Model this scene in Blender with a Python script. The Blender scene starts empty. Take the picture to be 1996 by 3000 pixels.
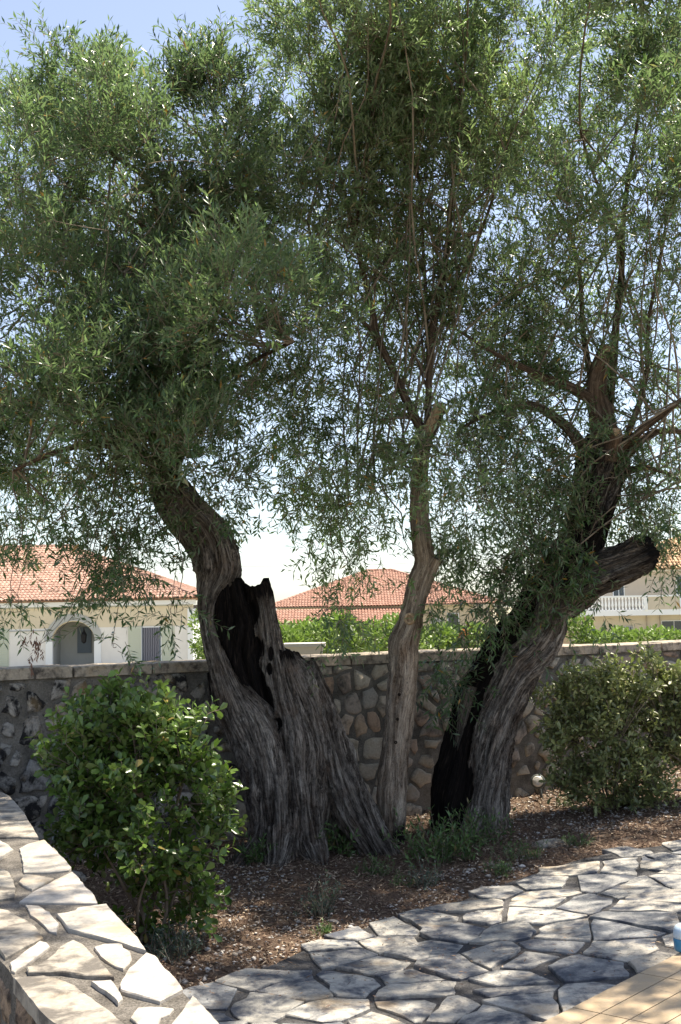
import bpy, math, random
import numpy as np
from mathutils import Vector, Matrix

random.seed(7)
rng = np.random.default_rng(11)
S = bpy.context.scene
COL = S.collection
R = math.radians

# ------------------------------------------------------------------ camera
EYE = np.array([0.0, 0.0, 1.75])
FOC = 3500.0                      # focal length in photo pixels (3000 px tall)
PITCH, ROLL = R(4.65), R(1.15)
FW = np.array([0, math.cos(PITCH), math.sin(PITCH)])
_r0 = np.array([1.0, 0, 0]); _u0 = np.array([0, -math.sin(PITCH), math.cos(PITCH)])
RT = math.cos(ROLL) * _r0 - math.sin(ROLL) * _u0
UP = math.sin(ROLL) * _r0 + math.cos(ROLL) * _u0
cam_d = bpy.data.cameras.new('camera'); cam = bpy.data.objects.new('camera', cam_d); COL.objects.link(cam)
cam.matrix_world = Matrix(((RT[0], UP[0], -FW[0], EYE[0]), (RT[1], UP[1], -FW[1], EYE[1]), (RT[2], UP[2], -FW[2], EYE[2]), (0, 0, 0, 1)))
cam_d.sensor_fit = 'VERTICAL'; cam_d.sensor_height = 36; cam_d.sensor_width = 24
cam_d.lens = 36 * FOC / 3000; cam_d.clip_start = 0.05; cam_d.clip_end = 4000
S.camera = cam

# ------------------------------------------------------------------ light
SUN_DIR = np.array([0.34, 0.20, 0.92]); SUN_DIR /= np.linalg.norm(SUN_DIR)
ELEV = math.asin(SUN_DIR[2]); AZ = math.atan2(SUN_DIR[0], SUN_DIR[1])
world = bpy.data.worlds.new('World'); S.world = world; world.use_nodes = True
wn = world.node_tree; wn.nodes.clear()
sky = wn.nodes.new('ShaderNodeTexSky'); sky.sky_type = 'NISHITA'; sky.sun_disc = False
sky.sun_elevation = ELEV; sky.sun_rotation = AZ
sky.air_density = 1.0; sky.dust_density = 0.7; sky.ozone_density = 2.5; sky.altitude = 0
bg = wn.nodes.new('ShaderNodeBackground'); bg.inputs['Strength'].default_value = 0.088
wo = wn.nodes.new('ShaderNodeOutputWorld')
hs = wn.nodes.new('ShaderNodeHueSaturation'); hs.inputs['Saturation'].default_value = 0.74; hs.inputs['Hue'].default_value = 0.506
wn.links.new(sky.outputs[0], hs.inputs['Color']); wn.links.new(hs.outputs[0], bg.inputs[0]); wn.links.new(bg.outputs[0], wo.inputs[0])
sl = bpy.data.lights.new('sun', 'SUN'); sl.energy = 4.6; sl.angle = R(0.55); sl.color = (1.0, 0.90, 0.76)
so = bpy.data.objects.new('sun', sl); COL.objects.link(so)
so.rotation_euler = Vector(SUN_DIR).to_track_quat('Z', 'Y').to_euler(); so.location = (6, 4, 14)
S.view_settings.view_transform = 'Standard'; S.view_settings.look = 'None'
S.view_settings.exposure = 1.46; S.view_settings.gamma = 1.0; S.view_settings.use_curve_mapping = False
S.cycles.max_bounces = 6; S.cycles.transparent_max_bounces = 8

# ------------------------------------------------------------------ geometry of the view
def ray(px, py):
    return FW + (px - 998) / FOC * RT - (py - 1500) / FOC * UP
def P(px, py, d):                  # point at horizontal distance d along +Y
    v = ray(px, py); return EYE + v * (d / v[1])
def G(x, y=0):                     # height of the garden ground
    t = x - 0.3
    return 0.075 * np.where(t > 0.3, t, np.where(t < -0.3, 0, (t + 0.3) ** 2 / 1.2))
def on_z(px, py, z):
    v = ray(px, py); return EYE + v * ((z - EYE[2]) / v[2])
def on_ground(px, py, off=0.0):
    z = off
    for _ in range(12):
        p = on_z(px, py, z); z = float(G(p[0], p[1])) + off
    return p

# ------------------------------------------------------------------ value noise
def _h(ix, iy, iz, seed):
    n = (ix * 374761393 + iy * 668265263 + iz * 2147483647 + seed * 1274126177) & 0xffffffff
    n = ((n ^ (n >> 13)) * 1274126177) & 0xffffffff
    n = ((n ^ (n >> 16)) * 2246822519) & 0xffffffff
    return ((n ^ (n >> 15)) & 0xffff) / 65535.0
def vnoise(p, seed=0):
    p = np.asarray(p, float); i = np.floor(p).astype(np.int64); f = p - i; f = f * f * (3 - 2 * f)
    r = 0
    for dx in (0, 1):
        for dy in (0, 1):
            for dz in (0, 1):
                w = (f[..., 0] if dx else 1 - f[..., 0]) * (f[..., 1] if dy else 1 - f[..., 1]) * (f[..., 2] if dz else 1 - f[..., 2])
                r = r + w * _h(i[..., 0] + dx, i[..., 1] + dy, i[..., 2] + dz, seed)
    return r * 2 - 1
def fbm(p, o=4, seed=0):
    p = np.asarray(p, float); r = 0; a = 1.0; t = 0
    for k in range(o):
        r = r + a * vnoise(p * 2 ** k, seed + k); t += a; a *= 0.5
    return r / t

# ------------------------------------------------------------------ object helpers
def tag(o, label=None, cat=None, group=None, kind=None):
    if label: o['label'] = label
    if cat: o['category'] = cat
    if group: o['group'] = group
    if kind: o['kind'] = kind
    return o
def empty(name, loc=(0, 0, 0), label=None, cat=None, group=None):
    o = bpy.data.objects.new(name, None); COL.objects.link(o); o.location = loc; o.empty_display_size = 0.2
    return tag(o, label, cat, group)
def link(name, me, mat=None, parent=None, kind=None, loc=None, label=None):
    o = bpy.data.objects.new(name, me); COL.objects.link(o)
    if mat is not None and not me.materials:
        for m in (mat if isinstance(mat, (list, tuple)) else [mat]): me.materials.append(m)
    if parent is not None:
        o.parent = parent
        if loc is None: o.location = -(parent.location + (parent.parent.location if parent.parent else Vector((0, 0, 0))))   # geometry given in world space
    if loc is not None: o.location = loc
    return tag(o, label, kind=kind)
def mesh_np(name, V, F, attrs=None, smooth=False, mats=None):
    """F: (n,k) array of equal-size faces, or list of arrays"""
    Fs = F if isinstance(F, list) else [F]
    Fs = [np.asarray(f, np.int32) for f in Fs if len(f)]
    me = bpy.data.meshes.new(name)
    V = np.asarray(V, np.float32); me.vertices.add(len(V)); me.vertices.foreach_set('co', V.ravel())
    loops = np.concatenate([f.ravel() for f in Fs]); n = sum(len(f) for f in Fs)
    me.loops.add(len(loops)); me.loops.foreach_set('vertex_index', loops)
    tot = np.concatenate([np.full(len(f), f.shape[1], np.int32) for f in Fs])
    st = np.concatenate([[0], np.cumsum(tot)[:-1]]).astype(np.int32)
    me.polygons.add(n); me.polygons.foreach_set('loop_start', st)
    if smooth: me.polygons.foreach_set('use_smooth', np.ones(n, bool))
    if mats is not None: me.polygons.foreach_set('material_index', np.asarray(mats, np.int32))
    for k, a in (attrs or {}).items():
        a = np.asarray(a, np.float32)
        if a.ndim == 1: at = me.attributes.new(k, 'FLOAT', 'POINT'); at.data.foreach_set('value', a)
        else: at = me.attributes.new(k, 'FLOAT_VECTOR', 'POINT'); at.data.foreach_set('vector', a.ravel())
    me.update(calc_edges=True); me.validate(); return me
class MB:
    """collects boxes and quads, any face size"""
    def __init__(s): s.v = []; s.f = []
    def add(s, vs, fs):
        o = len(s.v); s.v += [tuple(map(float, v)) for v in vs]; s.f += [tuple(i + o for i in f) for f in fs]; return s
    def box(s, x0, x1, y0, y1, z0, z1):
        return s.add([(x0, y0, z0), (x1, y0, z0), (x1, y1, z0), (x0, y1, z0), (x0, y0, z1), (x1, y0, z1), (x1, y1, z1), (x0, y1, z1)],
                     [(0, 3, 2, 1), (4, 5, 6, 7), (0, 1, 5, 4), (1, 2, 6, 5), (2, 3, 7, 6), (3, 0, 4, 7)])
    def lathe(s, prof, c=(0, 0, 0), axis=(0, 0, 1), n=24):
        A = Vector(axis).normalized(); q = A.to_track_quat('Z', 'Y'); vs = []
        for r, z in prof:
            for k in range(n):
                t = 2 * math.pi * k / n; vs.append(Vector(c) + q @ Vector((r * math.cos(t), r * math.sin(t), z)))
        fs = []
        for j in range(len(prof) - 1):
            for k in range(n):
                a = j * n + k; b = j * n + (k + 1) % n; fs.append((a, b, b + n, a + n))
        fs.append(tuple(range(n))[::-1]); fs.append(tuple(range((len(prof) - 1) * n, len(prof) * n)))
        return s.add(vs, fs)
    def mesh(s, name, bevel=0):
        me = bpy.data.meshes.new(name); me.from_pydata(s.v, [], s.f); me.validate(); me.update(); return me
    def build(s, name, mat, parent=None, kind=None, label=None, smooth=False):
        me = s.mesh(name)
        if smooth: me.polygons.foreach_set('use_smooth', [True] * len(me.polygons))
        return link(name, me, mat, parent, kind, label=label)

# ------------------------------------------------------------------ materials
class NT:
    def __init__(s, name, rough=0.8, spec=0.4):
        s.m = bpy.data.materials.new(name); s.m.use_nodes = True; s.t = s.m.node_tree; s.t.nodes.clear()
        s.out = s.t.nodes.new('ShaderNodeOutputMaterial'); s.b = s.t.nodes.new('ShaderNodeBsdfPrincipled')
        s.b.inputs['Roughness'].default_value = rough; s.b.inputs['Specular IOR Level'].default_value = spec
        s.t.links.new(s.b.outputs[0], s.out.inputs[0])
    def n(s, ty, **kw):
        x = s.t.nodes.new(ty)
        for k, v in kw.items():
            if k in x.inputs.keys() if isinstance(k, str) else False: x.inputs[k].default_value = v
            else: setattr(x, k, v)
        return x
    def L(s, a, b): s.t.links.new(a, b)
    def attr(s, name):
        x = s.t.nodes.new('ShaderNodeAttribute'); x.attribute_name = name; return x
    def coord(s, kind='Object', scale=(1, 1, 1), src=None):
        mp = s.t.nodes.new('ShaderNodeMapping'); mp.inputs['Scale'].default_value = scale
        if src is None:
            if kind == 'World': g = s.t.nodes.new('ShaderNodeNewGeometry'); src = g.outputs['Position']
            else: src = s.t.nodes.new('ShaderNodeTexCoord').outputs[kind]
        s.L(src, mp.inputs[0]); return mp.outputs[0]
    def noise(s, vec, scale, detail=5, rough=0.6, dist=0.0):
        x = s.t.nodes.new('ShaderNodeTexNoise'); x.inputs['Scale'].default_value = scale; x.inputs['Detail'].default_value = detail
        x.inputs['Roughness'].default_value = rough; x.inputs['Distortion'].default_value = dist; s.L(vec, x.inputs['Vector']); return x.outputs[0]
    def ramp(s, fac, stops):
        x = s.t.nodes.new('ShaderNodeValToRGB'); e = x.color_ramp.elements
        while len(e) < len(stops): e.new(0.5)
        for i, (p, c) in enumerate(stops): e[i].position = p; e[i].color = (*c, 1) if len(c) == 3 else c
        s.L(fac, x.inputs[0]); return x.outputs[0]
    def mix(s, fac, a, b, mode='MIX'):
        x = s.t.nodes.new('ShaderNodeMix'); x.data_type = 'RGBA'; x.blend_type = mode
        for i, v in ((0, fac), (6, a), (7, b)):
            if hasattr(v, 'is_linked'): s.L(v, x.inputs[i])
            else: x.inputs[i].default_value = v if i == 0 else ((*v, 1) if len(v) == 3 else v)
        return x.outputs[2]
    def math(s, op, a, b=0.0):
        x = s.t.nodes.new('ShaderNodeMath'); x.operation = op
        for i, v in ((0, a), (1, b)):
            if hasattr(v, 'is_linked'): s.L(v, x.inputs[i])
            else: x.inputs[i].default_value = v
        return x.outputs[0]
    def bump(s, h, strength=0.5, dist=0.02):
        x = s.t.nodes.new('ShaderNodeBump'); x.inputs['Strength'].default_value = strength; x.inputs['Distance'].default_value = dist
        s.L(h, x.inputs['Height']); s.L(x.outputs[0], s.b.inputs['Normal']); return x
    def color(s, c):
        if hasattr(c, 'is_linked'): s.L(c, s.b.inputs['Base Color'])
        else: s.b.inputs['Base Color'].default_value = (*c, 1)
        return s

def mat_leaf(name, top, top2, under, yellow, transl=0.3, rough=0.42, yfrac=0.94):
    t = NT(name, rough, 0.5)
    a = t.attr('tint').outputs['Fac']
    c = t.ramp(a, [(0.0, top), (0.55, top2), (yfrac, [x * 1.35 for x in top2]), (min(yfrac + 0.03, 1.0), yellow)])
    g = t.n('ShaderNodeNewGeometry')
    c2 = t.mix(0.7, c, under)
    col = t.mix(g.outputs['Backfacing'], c, c2)
    t.color(col)
    tr = t.t.nodes.new('ShaderNodeBsdfTranslucent'); mx = t.t.nodes.new('ShaderNodeMixShader'); mx.inputs[0].default_value = transl
    tc = t.mix(1.0, col, (1.0, 1.18, 0.62), 'MULTIPLY'); t.L(tc, tr.inputs[0])
    t.L(t.b.outputs[0], mx.inputs[1]); t.L(tr.outputs[0], mx.inputs[2]); t.L(mx.outputs[0], t.out.inputs[0])
    return t.m
M = {}
M['olive'] = mat_leaf('olive_leaf', (0.030, 0.062, 0.026), (0.092, 0.152, 0.056), (0.20, 0.255, 0.18), (0.40, 0.22, 0.05), 0.42, 0.30)
M['olive_pale_lit'] = mat_leaf('olive_leaf_pale_lit', (0.05, 0.092, 0.038), (0.155, 0.222, 0.088), (0.25, 0.30, 0.21), (0.40, 0.22, 0.05), 0.45, 0.30)  # paler mostly from sunlight put into the colour; real tint differs only slightly
M['bush'] = mat_leaf('bush_leaf', (0.03, 0.068, 0.016), (0.125, 0.20, 0.038), (0.15, 0.20, 0.08), (0.30, 0.24, 0.07), 0.26, 0.27, 0.91)
M['bush2'] = mat_leaf('bush_leaf_pale', (0.07, 0.095, 0.03), (0.25, 0.27, 0.10), (0.20, 0.22, 0.11), (0.38, 0.30, 0.14), 0.25, 0.38, 0.90)
M['hedge'] = mat_leaf('hedge_leaf', (0.045, 0.085, 0.018), (0.17, 0.24, 0.05), (0.14, 0.2, 0.07), (0.32, 0.30, 0.09), 0.35, 0.45)
M['weed'] = mat_leaf('weed_leaf', (0.035, 0.075, 0.02), (0.09, 0.16, 0.04), (0.11, 0.16, 0.06), (0.2, 0.16, 0.06), 0.2, 0.5)
M['weed_blue'] = mat_leaf('blue_weed_leaf', (0.03, 0.055, 0.04), (0.07, 0.11, 0.08), (0.10, 0.14, 0.10), (0.12, 0.14, 0.06), 0.2, 0.5)
M['flower'] = mat_leaf('flower_petal', (0.6, 0.14, 0.07), (0.75, 0.25, 0.12), (0.6, 0.2, 0.1), (0.8, 0.3, 0.15), 0.3, 0.5)
M['drypod'] = mat_leaf('dry_leaf', (0.10, 0.045, 0.03), (0.22, 0.11, 0.07), (0.2, 0.11, 0.08), (0.3, 0.2, 0.12), 0.1, 0.7)

def mat_bark(name, pale, mid, dark, scale=1.0, bump=0.9):
    t = NT(name, 0.9, 0.15)
    g = t.attr('grain').outputs['Vector']
    v1 = t.coord(src=g, scale=(5 * scale, 5 * scale, 3.0)); v2 = t.coord(src=g, scale=(20 * scale, 20 * scale, 7.0)); vi = t.coord('World'); ni = t.noise(vi, 28, 6, 0.75); nj = t.noise(vi, 9, 5, 0.7)
    v3 = t.coord('Object', (1, 1, 1))
    n1 = t.noise(v1, 1.0, 6, 0.62, 0.6); n2 = t.noise(v2, 1.0, 6, 0.65, 0.4); n3 = t.noise(v3, 5.0, 4, 0.6)
    m = t.math('ADD', t.math('MULTIPLY', n1, 0.42), t.math('ADD', t.math('MULTIPLY', n2, 0.36), t.math('MULTIPLY', ni, 0.22)))
    c = t.ramp(m, [(0.40, dark), (0.48, mid), (0.60, pale)])
    cr = t.ramp(t.math('ABSOLUTE', t.math('SUBTRACT', n2, 0.5)), [(0.0, (1, 1, 1)), (0.022, (0, 0, 0))]); cr2 = t.ramp(t.math('ABSOLUTE', t.math('SUBTRACT', n1, 0.47)), [(0.0, (1, 1, 1)), (0.014, (0, 0, 0))]); crk = t.math('MAXIMUM', cr, cr2)
    c = t.mix(t.ramp(nj, [(0.55, (0, 0, 0)), (0.68, (.55, .55, .55))]), c, [x * 1.15 + .02 for x in pale])
    warm = t.mix(t.ramp(n3, [(0.52, (0, 0, 0)), (0.72, (1, 1, 1))]), c, (0.25, 0.135, 0.07))
    c = t.mix(0.35, c, warm)
    c = t.mix(t.ramp(t.noise(t.coord(src=g, scale=(2.2, 2.2, 1.1)), 1.0, 5, 0.7), [(0.42, (0, 0, 0)), (0.66, (.8, .8, .8))]), c, t.mix(1.0, c, (0.30, 0.25, 0.22), 'MULTIPLY'))
    c = t.mix(t.math('MULTIPLY', crk, .85), c, (0.012, 0.009, 0.008))
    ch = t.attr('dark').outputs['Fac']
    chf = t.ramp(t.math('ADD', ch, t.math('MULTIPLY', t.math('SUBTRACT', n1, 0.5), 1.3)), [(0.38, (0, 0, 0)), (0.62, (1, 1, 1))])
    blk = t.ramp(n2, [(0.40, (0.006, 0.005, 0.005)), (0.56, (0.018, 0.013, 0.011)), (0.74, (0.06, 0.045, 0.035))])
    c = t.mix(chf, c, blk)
    t.color(c); t.bump(t.math('ADD', t.math('ADD', t.math('MULTIPLY', n2, 0.7), n1), t.math('SUBTRACT', t.math('MULTIPLY', ni, 0.5), t.math('MULTIPLY', crk, 0.5))), bump, 0.05)
    return t.m
M['wood'] = mat_bark('olive_bark_silver', (0.52, 0.465, 0.395), (0.225, 0.195, 0.165), (0.028, 0.021, 0.017))
M['bark'] = mat_bark('olive_bark_brown', (0.27, 0.20, 0.145), (0.16, 0.115, 0.082), (0.06, 0.042, 0.032), 0.8, 0.6)
M['bark_mid'] = mat_bark('olive_bark_smooth', (0.52, 0.44, 0.34), (0.34, 0.275, 0.21), (0.11, 0.075, 0.05), 0.7, 0.5)
M['bark_dark'] = mat_bark('olive_bark_dark', (0.14, 0.105, 0.08), (0.065, 0.045, 0.034), (0.014, 0.010, 0.009), 1.4, 1.0)
t = NT('twig_bark', 0.85, 0.2); t.color(t.ramp(t.noise(t.coord(), 9), [(0.35, (0.13, 0.10, 0.075)), (0.7, (0.27, 0.225, 0.17))])); M['twig'] = t.m
t = NT('cut_wood', 0.8, 0.2); t.bump(t.noise(t.coord('World', (1, 1, .25)), 70), 0.8, .01); t.color(t.ramp(t.noise(t.coord('World', (1, 1, .25)), 55, 6, .7), [(0.34, (0.22, 0.14, 0.08)), (0.62, (0.55, 0.41, 0.26))])); M['cut'] = t.m

def mat_stone(name, cols, dirt, dirtlo=0.5, dirthi=0.68, sc=6.0, bump=0.5, rough=0.85, fine=60):
    t = NT(name, rough, 0.25)
    w = t.coord('World'); oi = t.n('ShaderNodeObjectInfo')
    n1 = t.noise(w, sc, 8, 0.65, 0.3); n2 = t.noise(w, fine, 6, 0.7); n3 = t.noise(w, sc * 0.45, 5, 0.6)
    base = t.ramp(oi.outputs['Random'], [(i / max(1, len(cols) - 1), c) for i, c in enumerate(cols)])
    c = t.mix(0.55, base, t.mix(1.0, base, t.ramp(n2, [(0.3, (0.55, 0.55, 0.55)), (0.7, (1.35, 1.33, 1.28))]), 'MULTIPLY'))
    c = t.mix(t.ramp(n1, [(dirtlo, (0, 0, 0)), (dirthi, (1, 1, 1))]), c, dirt)
    c = t.mix(t.ramp(n3, [(0.56, (0, 0, 0)), (0.7, (0.5, 0.5, 0.5))]), c, (0.40, 0.28, 0.14))
    t.color(c); t.bump(t.math('ADD', n1, t.math('MULTIPLY', n2, 0.4)), bump, 0.02); return t.m
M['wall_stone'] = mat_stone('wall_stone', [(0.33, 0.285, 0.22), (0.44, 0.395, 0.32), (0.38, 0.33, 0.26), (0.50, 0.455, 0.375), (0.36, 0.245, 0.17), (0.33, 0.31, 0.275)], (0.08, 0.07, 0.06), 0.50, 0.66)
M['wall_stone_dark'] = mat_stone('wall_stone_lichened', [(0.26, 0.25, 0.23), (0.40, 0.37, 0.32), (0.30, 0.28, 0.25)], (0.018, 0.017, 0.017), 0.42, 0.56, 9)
M['coping'] = mat_stone('coping_stone', [(0.34, 0.29, 0.23), (0.44, 0.38, 0.30), (0.38, 0.32, 0.25)], (0.075, 0.065, 0.055), 0.47, 0.64, 11)
M['flag'] = mat_stone('flagstone', [(0.34, 0.325, 0.285), (0.42, 0.405, 0.365), (0.34, 0.325, 0.29), (0.25, 0.255, 0.255), (0.44, 0.41, 0.35), (0.33, 0.305, 0.26)], (0.075, 0.082, 0.098), 0.44, 0.60, 6.5, 0.7, 0.8)
M['slab'] = mat_stone('parapet_slab', [(0.36, 0.335, 0.29), (0.41, 0.38, 0.335), (0.34, 0.31, 0.265)], (0.17, 0.155, 0.135), 0.53, 0.70, 7, 0.35, 0.8)
M['slab_grey'] = mat_stone('parapet_slab_weathered', [(0.33, 0.30, 0.25), (0.37, 0.335, 0.275)], (0.12, 0.108, 0.092), 0.45, 0.60, 9, 0.45, 0.8)
M['slab_brown'] = mat_stone('parapet_side_stone', [(0.30, 0.20, 0.13), (0.38, 0.28, 0.19), (0.25, 0.17, 0.12)], (0.03, 0.022, 0.02), 0.45, 0.6, 14, 0.9)
def mat_mortar(name, a, b, fine=90, sc=7):
    t = NT(name, 0.95, 0.1); w = t.coord('World')
    n1 = t.noise(w, fine, 5, 0.75); n2 = t.noise(w, sc, 5, 0.6)
    t.color(t.mix(t.ramp(n2, [(0.4, (0, 0, 0)), (0.65, (1, 1, 1))]), t.ramp(n1, [(0.3, a), (0.7, b)]), t.ramp(n1, [(0.3, [x * .45 for x in a]), (0.7, [x * .5 for x in b])])))
    t.bump(n1, 0.8, 0.012); return t.m
M['mortar_wall'] = mat_mortar('wall_mortar', (0.13, 0.118, 0.10), (0.27, 0.25, 0.215))
M['mortar_path'] = mat_mortar('path_mortar', (0.045, 0.045, 0.048), (0.15, 0.145, 0.14))
M['mortar_parapet'] = mat_mortar('parapet_mortar', (0.06, 0.055, 0.05), (0.34, 0.31, 0.265), 130)
t = NT('bed_soil', 0.95, 0.1); w = t.coord('World'); n1 = t.noise(w, 55, 6, 0.75); n2 = t.noise(w, 3, 4)
t.color(t.mix(t.ramp(n2, [(0.4, (0, 0, 0)), (0.6, (1, 1, 1))]), t.ramp(n1, [(0.3, (0.06, 0.042, 0.03)), (0.55, (0.17, 0.12, 0.085)), (0.75, (0.38, 0.31, 0.24))]), t.ramp(n1, [(0.3, (0.06, 0.04, 0.03)), (0.7, (0.20, 0.14, 0.10))])))
t.bump(n1, 1.0, 0.02); M['soil'] = t.m
t = NT('dry_litter', 0.9, 0.15); a = t.attr('tint').outputs['Fac']
t.color(t.ramp(a, [(0.0, (0.07, 0.04, 0.028)), (0.45, (0.17, 0.115, 0.082)), (0.8, (0.33, 0.25, 0.175)), (1.0, (0.52, 0.43, 0.31))])); M['litter'] = t.m
t = NT('pebble', 0.85, 0.2); a = t.attr('tint').outputs['Fac']
t.color(t.ramp(a, [(0.0, (0.22, 0.19, 0.16)), (0.6, (0.42, 0.38, 0.33)), (1.0, (0.62, 0.59, 0.54))])); M['pebble'] = t.m
t = NT('terrace_tile', 0.6, 0.35); w = t.coord('World'); oi = t.n('ShaderNodeObjectInfo'); n = t.noise(w, 14, 6, 0.7)
t.color(t.mix(t.ramp(n, [(0.35, (0, 0, 0)), (0.75, (1, 1, 1))]), t.ramp(oi.outputs['Random'], [(0, (0.38, 0.295, 0.195)), (1, (0.42, 0.33, 0.225))]), (0.40, 0.30, 0.18))); t.bump(t.noise(w, 80), 0.15, 0.01); M['tile'] = t.m
t = NT('grout', 0.95, 0.1); t.color((0.16, 0.12, 0.08)); M['grout'] = t.m
def mat_plaster(name, c, v=0.06, rough=0.9):
    t = NT(name, rough, 0.15); w = t.coord('World', (1, 1, .5)); n = t.noise(w, 1.2, 6, 0.65)
    t.color(t.mix(t.ramp(n, [(0.35, (0, 0, 0)), (0.7, (1, 1, 1))]), c, [x * (1 - v * 2) for x in c])); return t.m
M['white'] = mat_plaster('white_plaster', (0.74, 0.72, 0.67)); M['cream'] = mat_plaster('cream_plaster', (0.66, 0.58, 0.43))
M['beige'] = mat_plaster('beige_plaster', (0.55, 0.49, 0.38)); M['greige'] = mat_plaster('grey_beige_plaster', (0.42, 0.37, 0.30))
M['shutter'] = mat_plaster('shutter_paint', (0.50, 0.53, 0.42), 0.02, 0.6); M['greywall'] = mat_plaster('porch_grey', (0.42, 0.43, 0.41))
M['trimw'] = mat_plaster('trim_white', (0.76, 0.78, 0.77), 0.02); M['slate'] = mat_plaster('slate_grey', (0.13, 0.16, 0.19), 0.05, 0.6)
M['dark'] = mat_plaster('dark_iron', (0.02, 0.02, 0.022), 0.05, 0.5); M['tanwall'] = mat_plaster('tan_pillar', (0.50, 0.38, 0.25))
t = NT('window_glass', 0.08, 0.6); t.color((0.035, 0.05, 0.065)); M['glass'] = t.m
t = NT('curtain', 0.9, 0.1); w = t.coord('World'); wv = t.t.nodes.new('ShaderNodeTexWave'); wv.inputs['Scale'].default_value = 3.2; wv.inputs['Distortion'].default_value = 2.0; t.L(w, wv.inputs[0]); t.color(t.ramp(wv.outputs[1], [(0, (0.04, 0.045, 0.06)), (1, (0.22, 0.22, 0.25))])); M['curtain'] = t.m
def mat_tile(name, cols):
    t = NT(name, 0.85, 0.2); oi = t.n('ShaderNodeObjectInfo'); w = t.coord('World', (1, 1, 2)); n = t.noise(w, 3.2, 4, 0.7); n2 = t.noise(w, 0.35, 4)
    c = t.ramp(n, [(0.3, cols[0]), (0.5, cols[1]), (0.7, cols[2])]); c = t.mix(t.ramp(n2, [(0.5, (0, 0, 0)), (0.75, (.5, .5, .5))]), c, [x * .45 for x in cols[1]])
    t.color(c); return t.m
M['roof_l'] = mat_tile('clay_tile_pinkish', [(0.21, 0.11, 0.08), (0.33, 0.205, 0.155), (0.44, 0.32, 0.26)])
M['roof_c'] = mat_tile('clay_tile_orange', [(0.21, 0.105, 0.075), (0.30, 0.17, 0.125), (0.38, 0.25, 0.19)])
M['roof_r'] = mat_tile('clay_tile_sandy', [(0.36, 0.22, 0.12), (0.50, 0.34, 0.20), (0.60, 0.44, 0.28)])
t = NT('far_ground', 0.95, 0.1); w = t.coord('World'); n = t.noise(w, 0.08, 6, 0.7); n2 = t.noise(w, 2.0, 5)
t.color(t.mix(0.4, t.ramp(n, [(0.35, (0.16, 0.17, 0.09)), (0.6, (0.42, 0.37, 0.28))]), t.ramp(n2, [(0.3, (0.14, 0.14, 0.08)), (0.7, (0.40, 0.36, 0.28))]))); M['land'] = t.m
t = NT('lamp_glass', 0.15, 0.6); t.color((0.72, 0.70, 0.64)); t.bump(t.noise(t.coord(), 60), 0.4, 0.003); M['lampglass'] = t.m
t = NT('lamp_body', 0.5, 0.4); t.color((0.09, 0.10, 0.09)); M['lampbody'] = t.m
t = NT('hose_teal', 0.45, 0.5); t.color((0.02, 0.16, 0.18)); M['hose'] = t.m
t = NT('plastic_pale_blue', 0.3, 0.5); t.color((0.55, 0.68, 0.78)); M['pblue'] = t.m
t = NT('plastic_blue', 0.3, 0.5); t.color((0.06, 0.25, 0.42)); M['pblue2'] = t.m
t = NT('cable', 0.6, 0.3); t.color((0.05, 0.05, 0.055)); M['cable'] = t.m
t = NT('planter_stone', 0.85, 0.2); t.color((0.52, 0.49, 0.43)); M['planter'] = t.m

# ------------------------------------------------------------------ polygons into stones
def clip(poly, p, n):
    out = []; L = len(poly)
    for i in range(L):
        a, b = poly[i], poly[(i + 1) % L]; da = (a - p) @ n; db = (b - p) @ n
        if da <= 0: out.append(a)
        if (da < 0 < db) or (db < 0 < da): out.append(a + (b - a) * (da / (da - db)))
    return out
def voronoi(pts, bounds):
    x0, x1, y0, y1 = bounds; cells = []
    for i, p in enumerate(pts):
        poly = [np.array(q, float) for q in ((x0, y0), (x1, y0), (x1, y1), (x0, y1))]
        d = ((pts - p) ** 2).sum(1); o = np.argsort(d)[1:28]
        for j in o:
            q = pts[j]; n = q - p; poly = clip(poly, (p + q) / 2, n)
            if len(poly) < 3: break
        cells.append(poly)
    return cells
def shrink(poly, g):
    """move each edge inwards by g"""
    out = poly; c = sum(poly) / len(poly); L = len(poly)
    for i in range(L):
        a, b = poly[i], poly[(i + 1) % L]; e = b - a; l = np.linalg.norm(e)
        if l < 1e-6: continue
        n = np.array([e[1], -e[0]]) / l
        if (c - a) @ n > 0: n = -n
        out = clip(out, a - n * g, n)
        if len(out) < 3: return []
    return out
def rough_poly(poly, step, amp, rr):
    """resample a polygon with a ragged outline"""
    L = len(poly); out = []
    for i in range(L):
        a, b = poly[i], poly[(i + 1) % L]; l = np.linalg.norm(b - a)
        k = max(1, int(round(l / step))); n = np.array([b[1] - a[1], a[0] - b[0]]) / max(l, 1e-6)
        for j in range(k):
            q = a + (b - a) * (j / k); w = amp if j else amp * 0.35
            out.append(q + n * rr.uniform(-w, w))
    return out
def area(poly):
    p = np.array(poly); return 0.5 * np.sum(p[:, 0] * np.roll(p[:, 1], -1) - p[:, 1] * np.roll(p[:, 0], -1))
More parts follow.
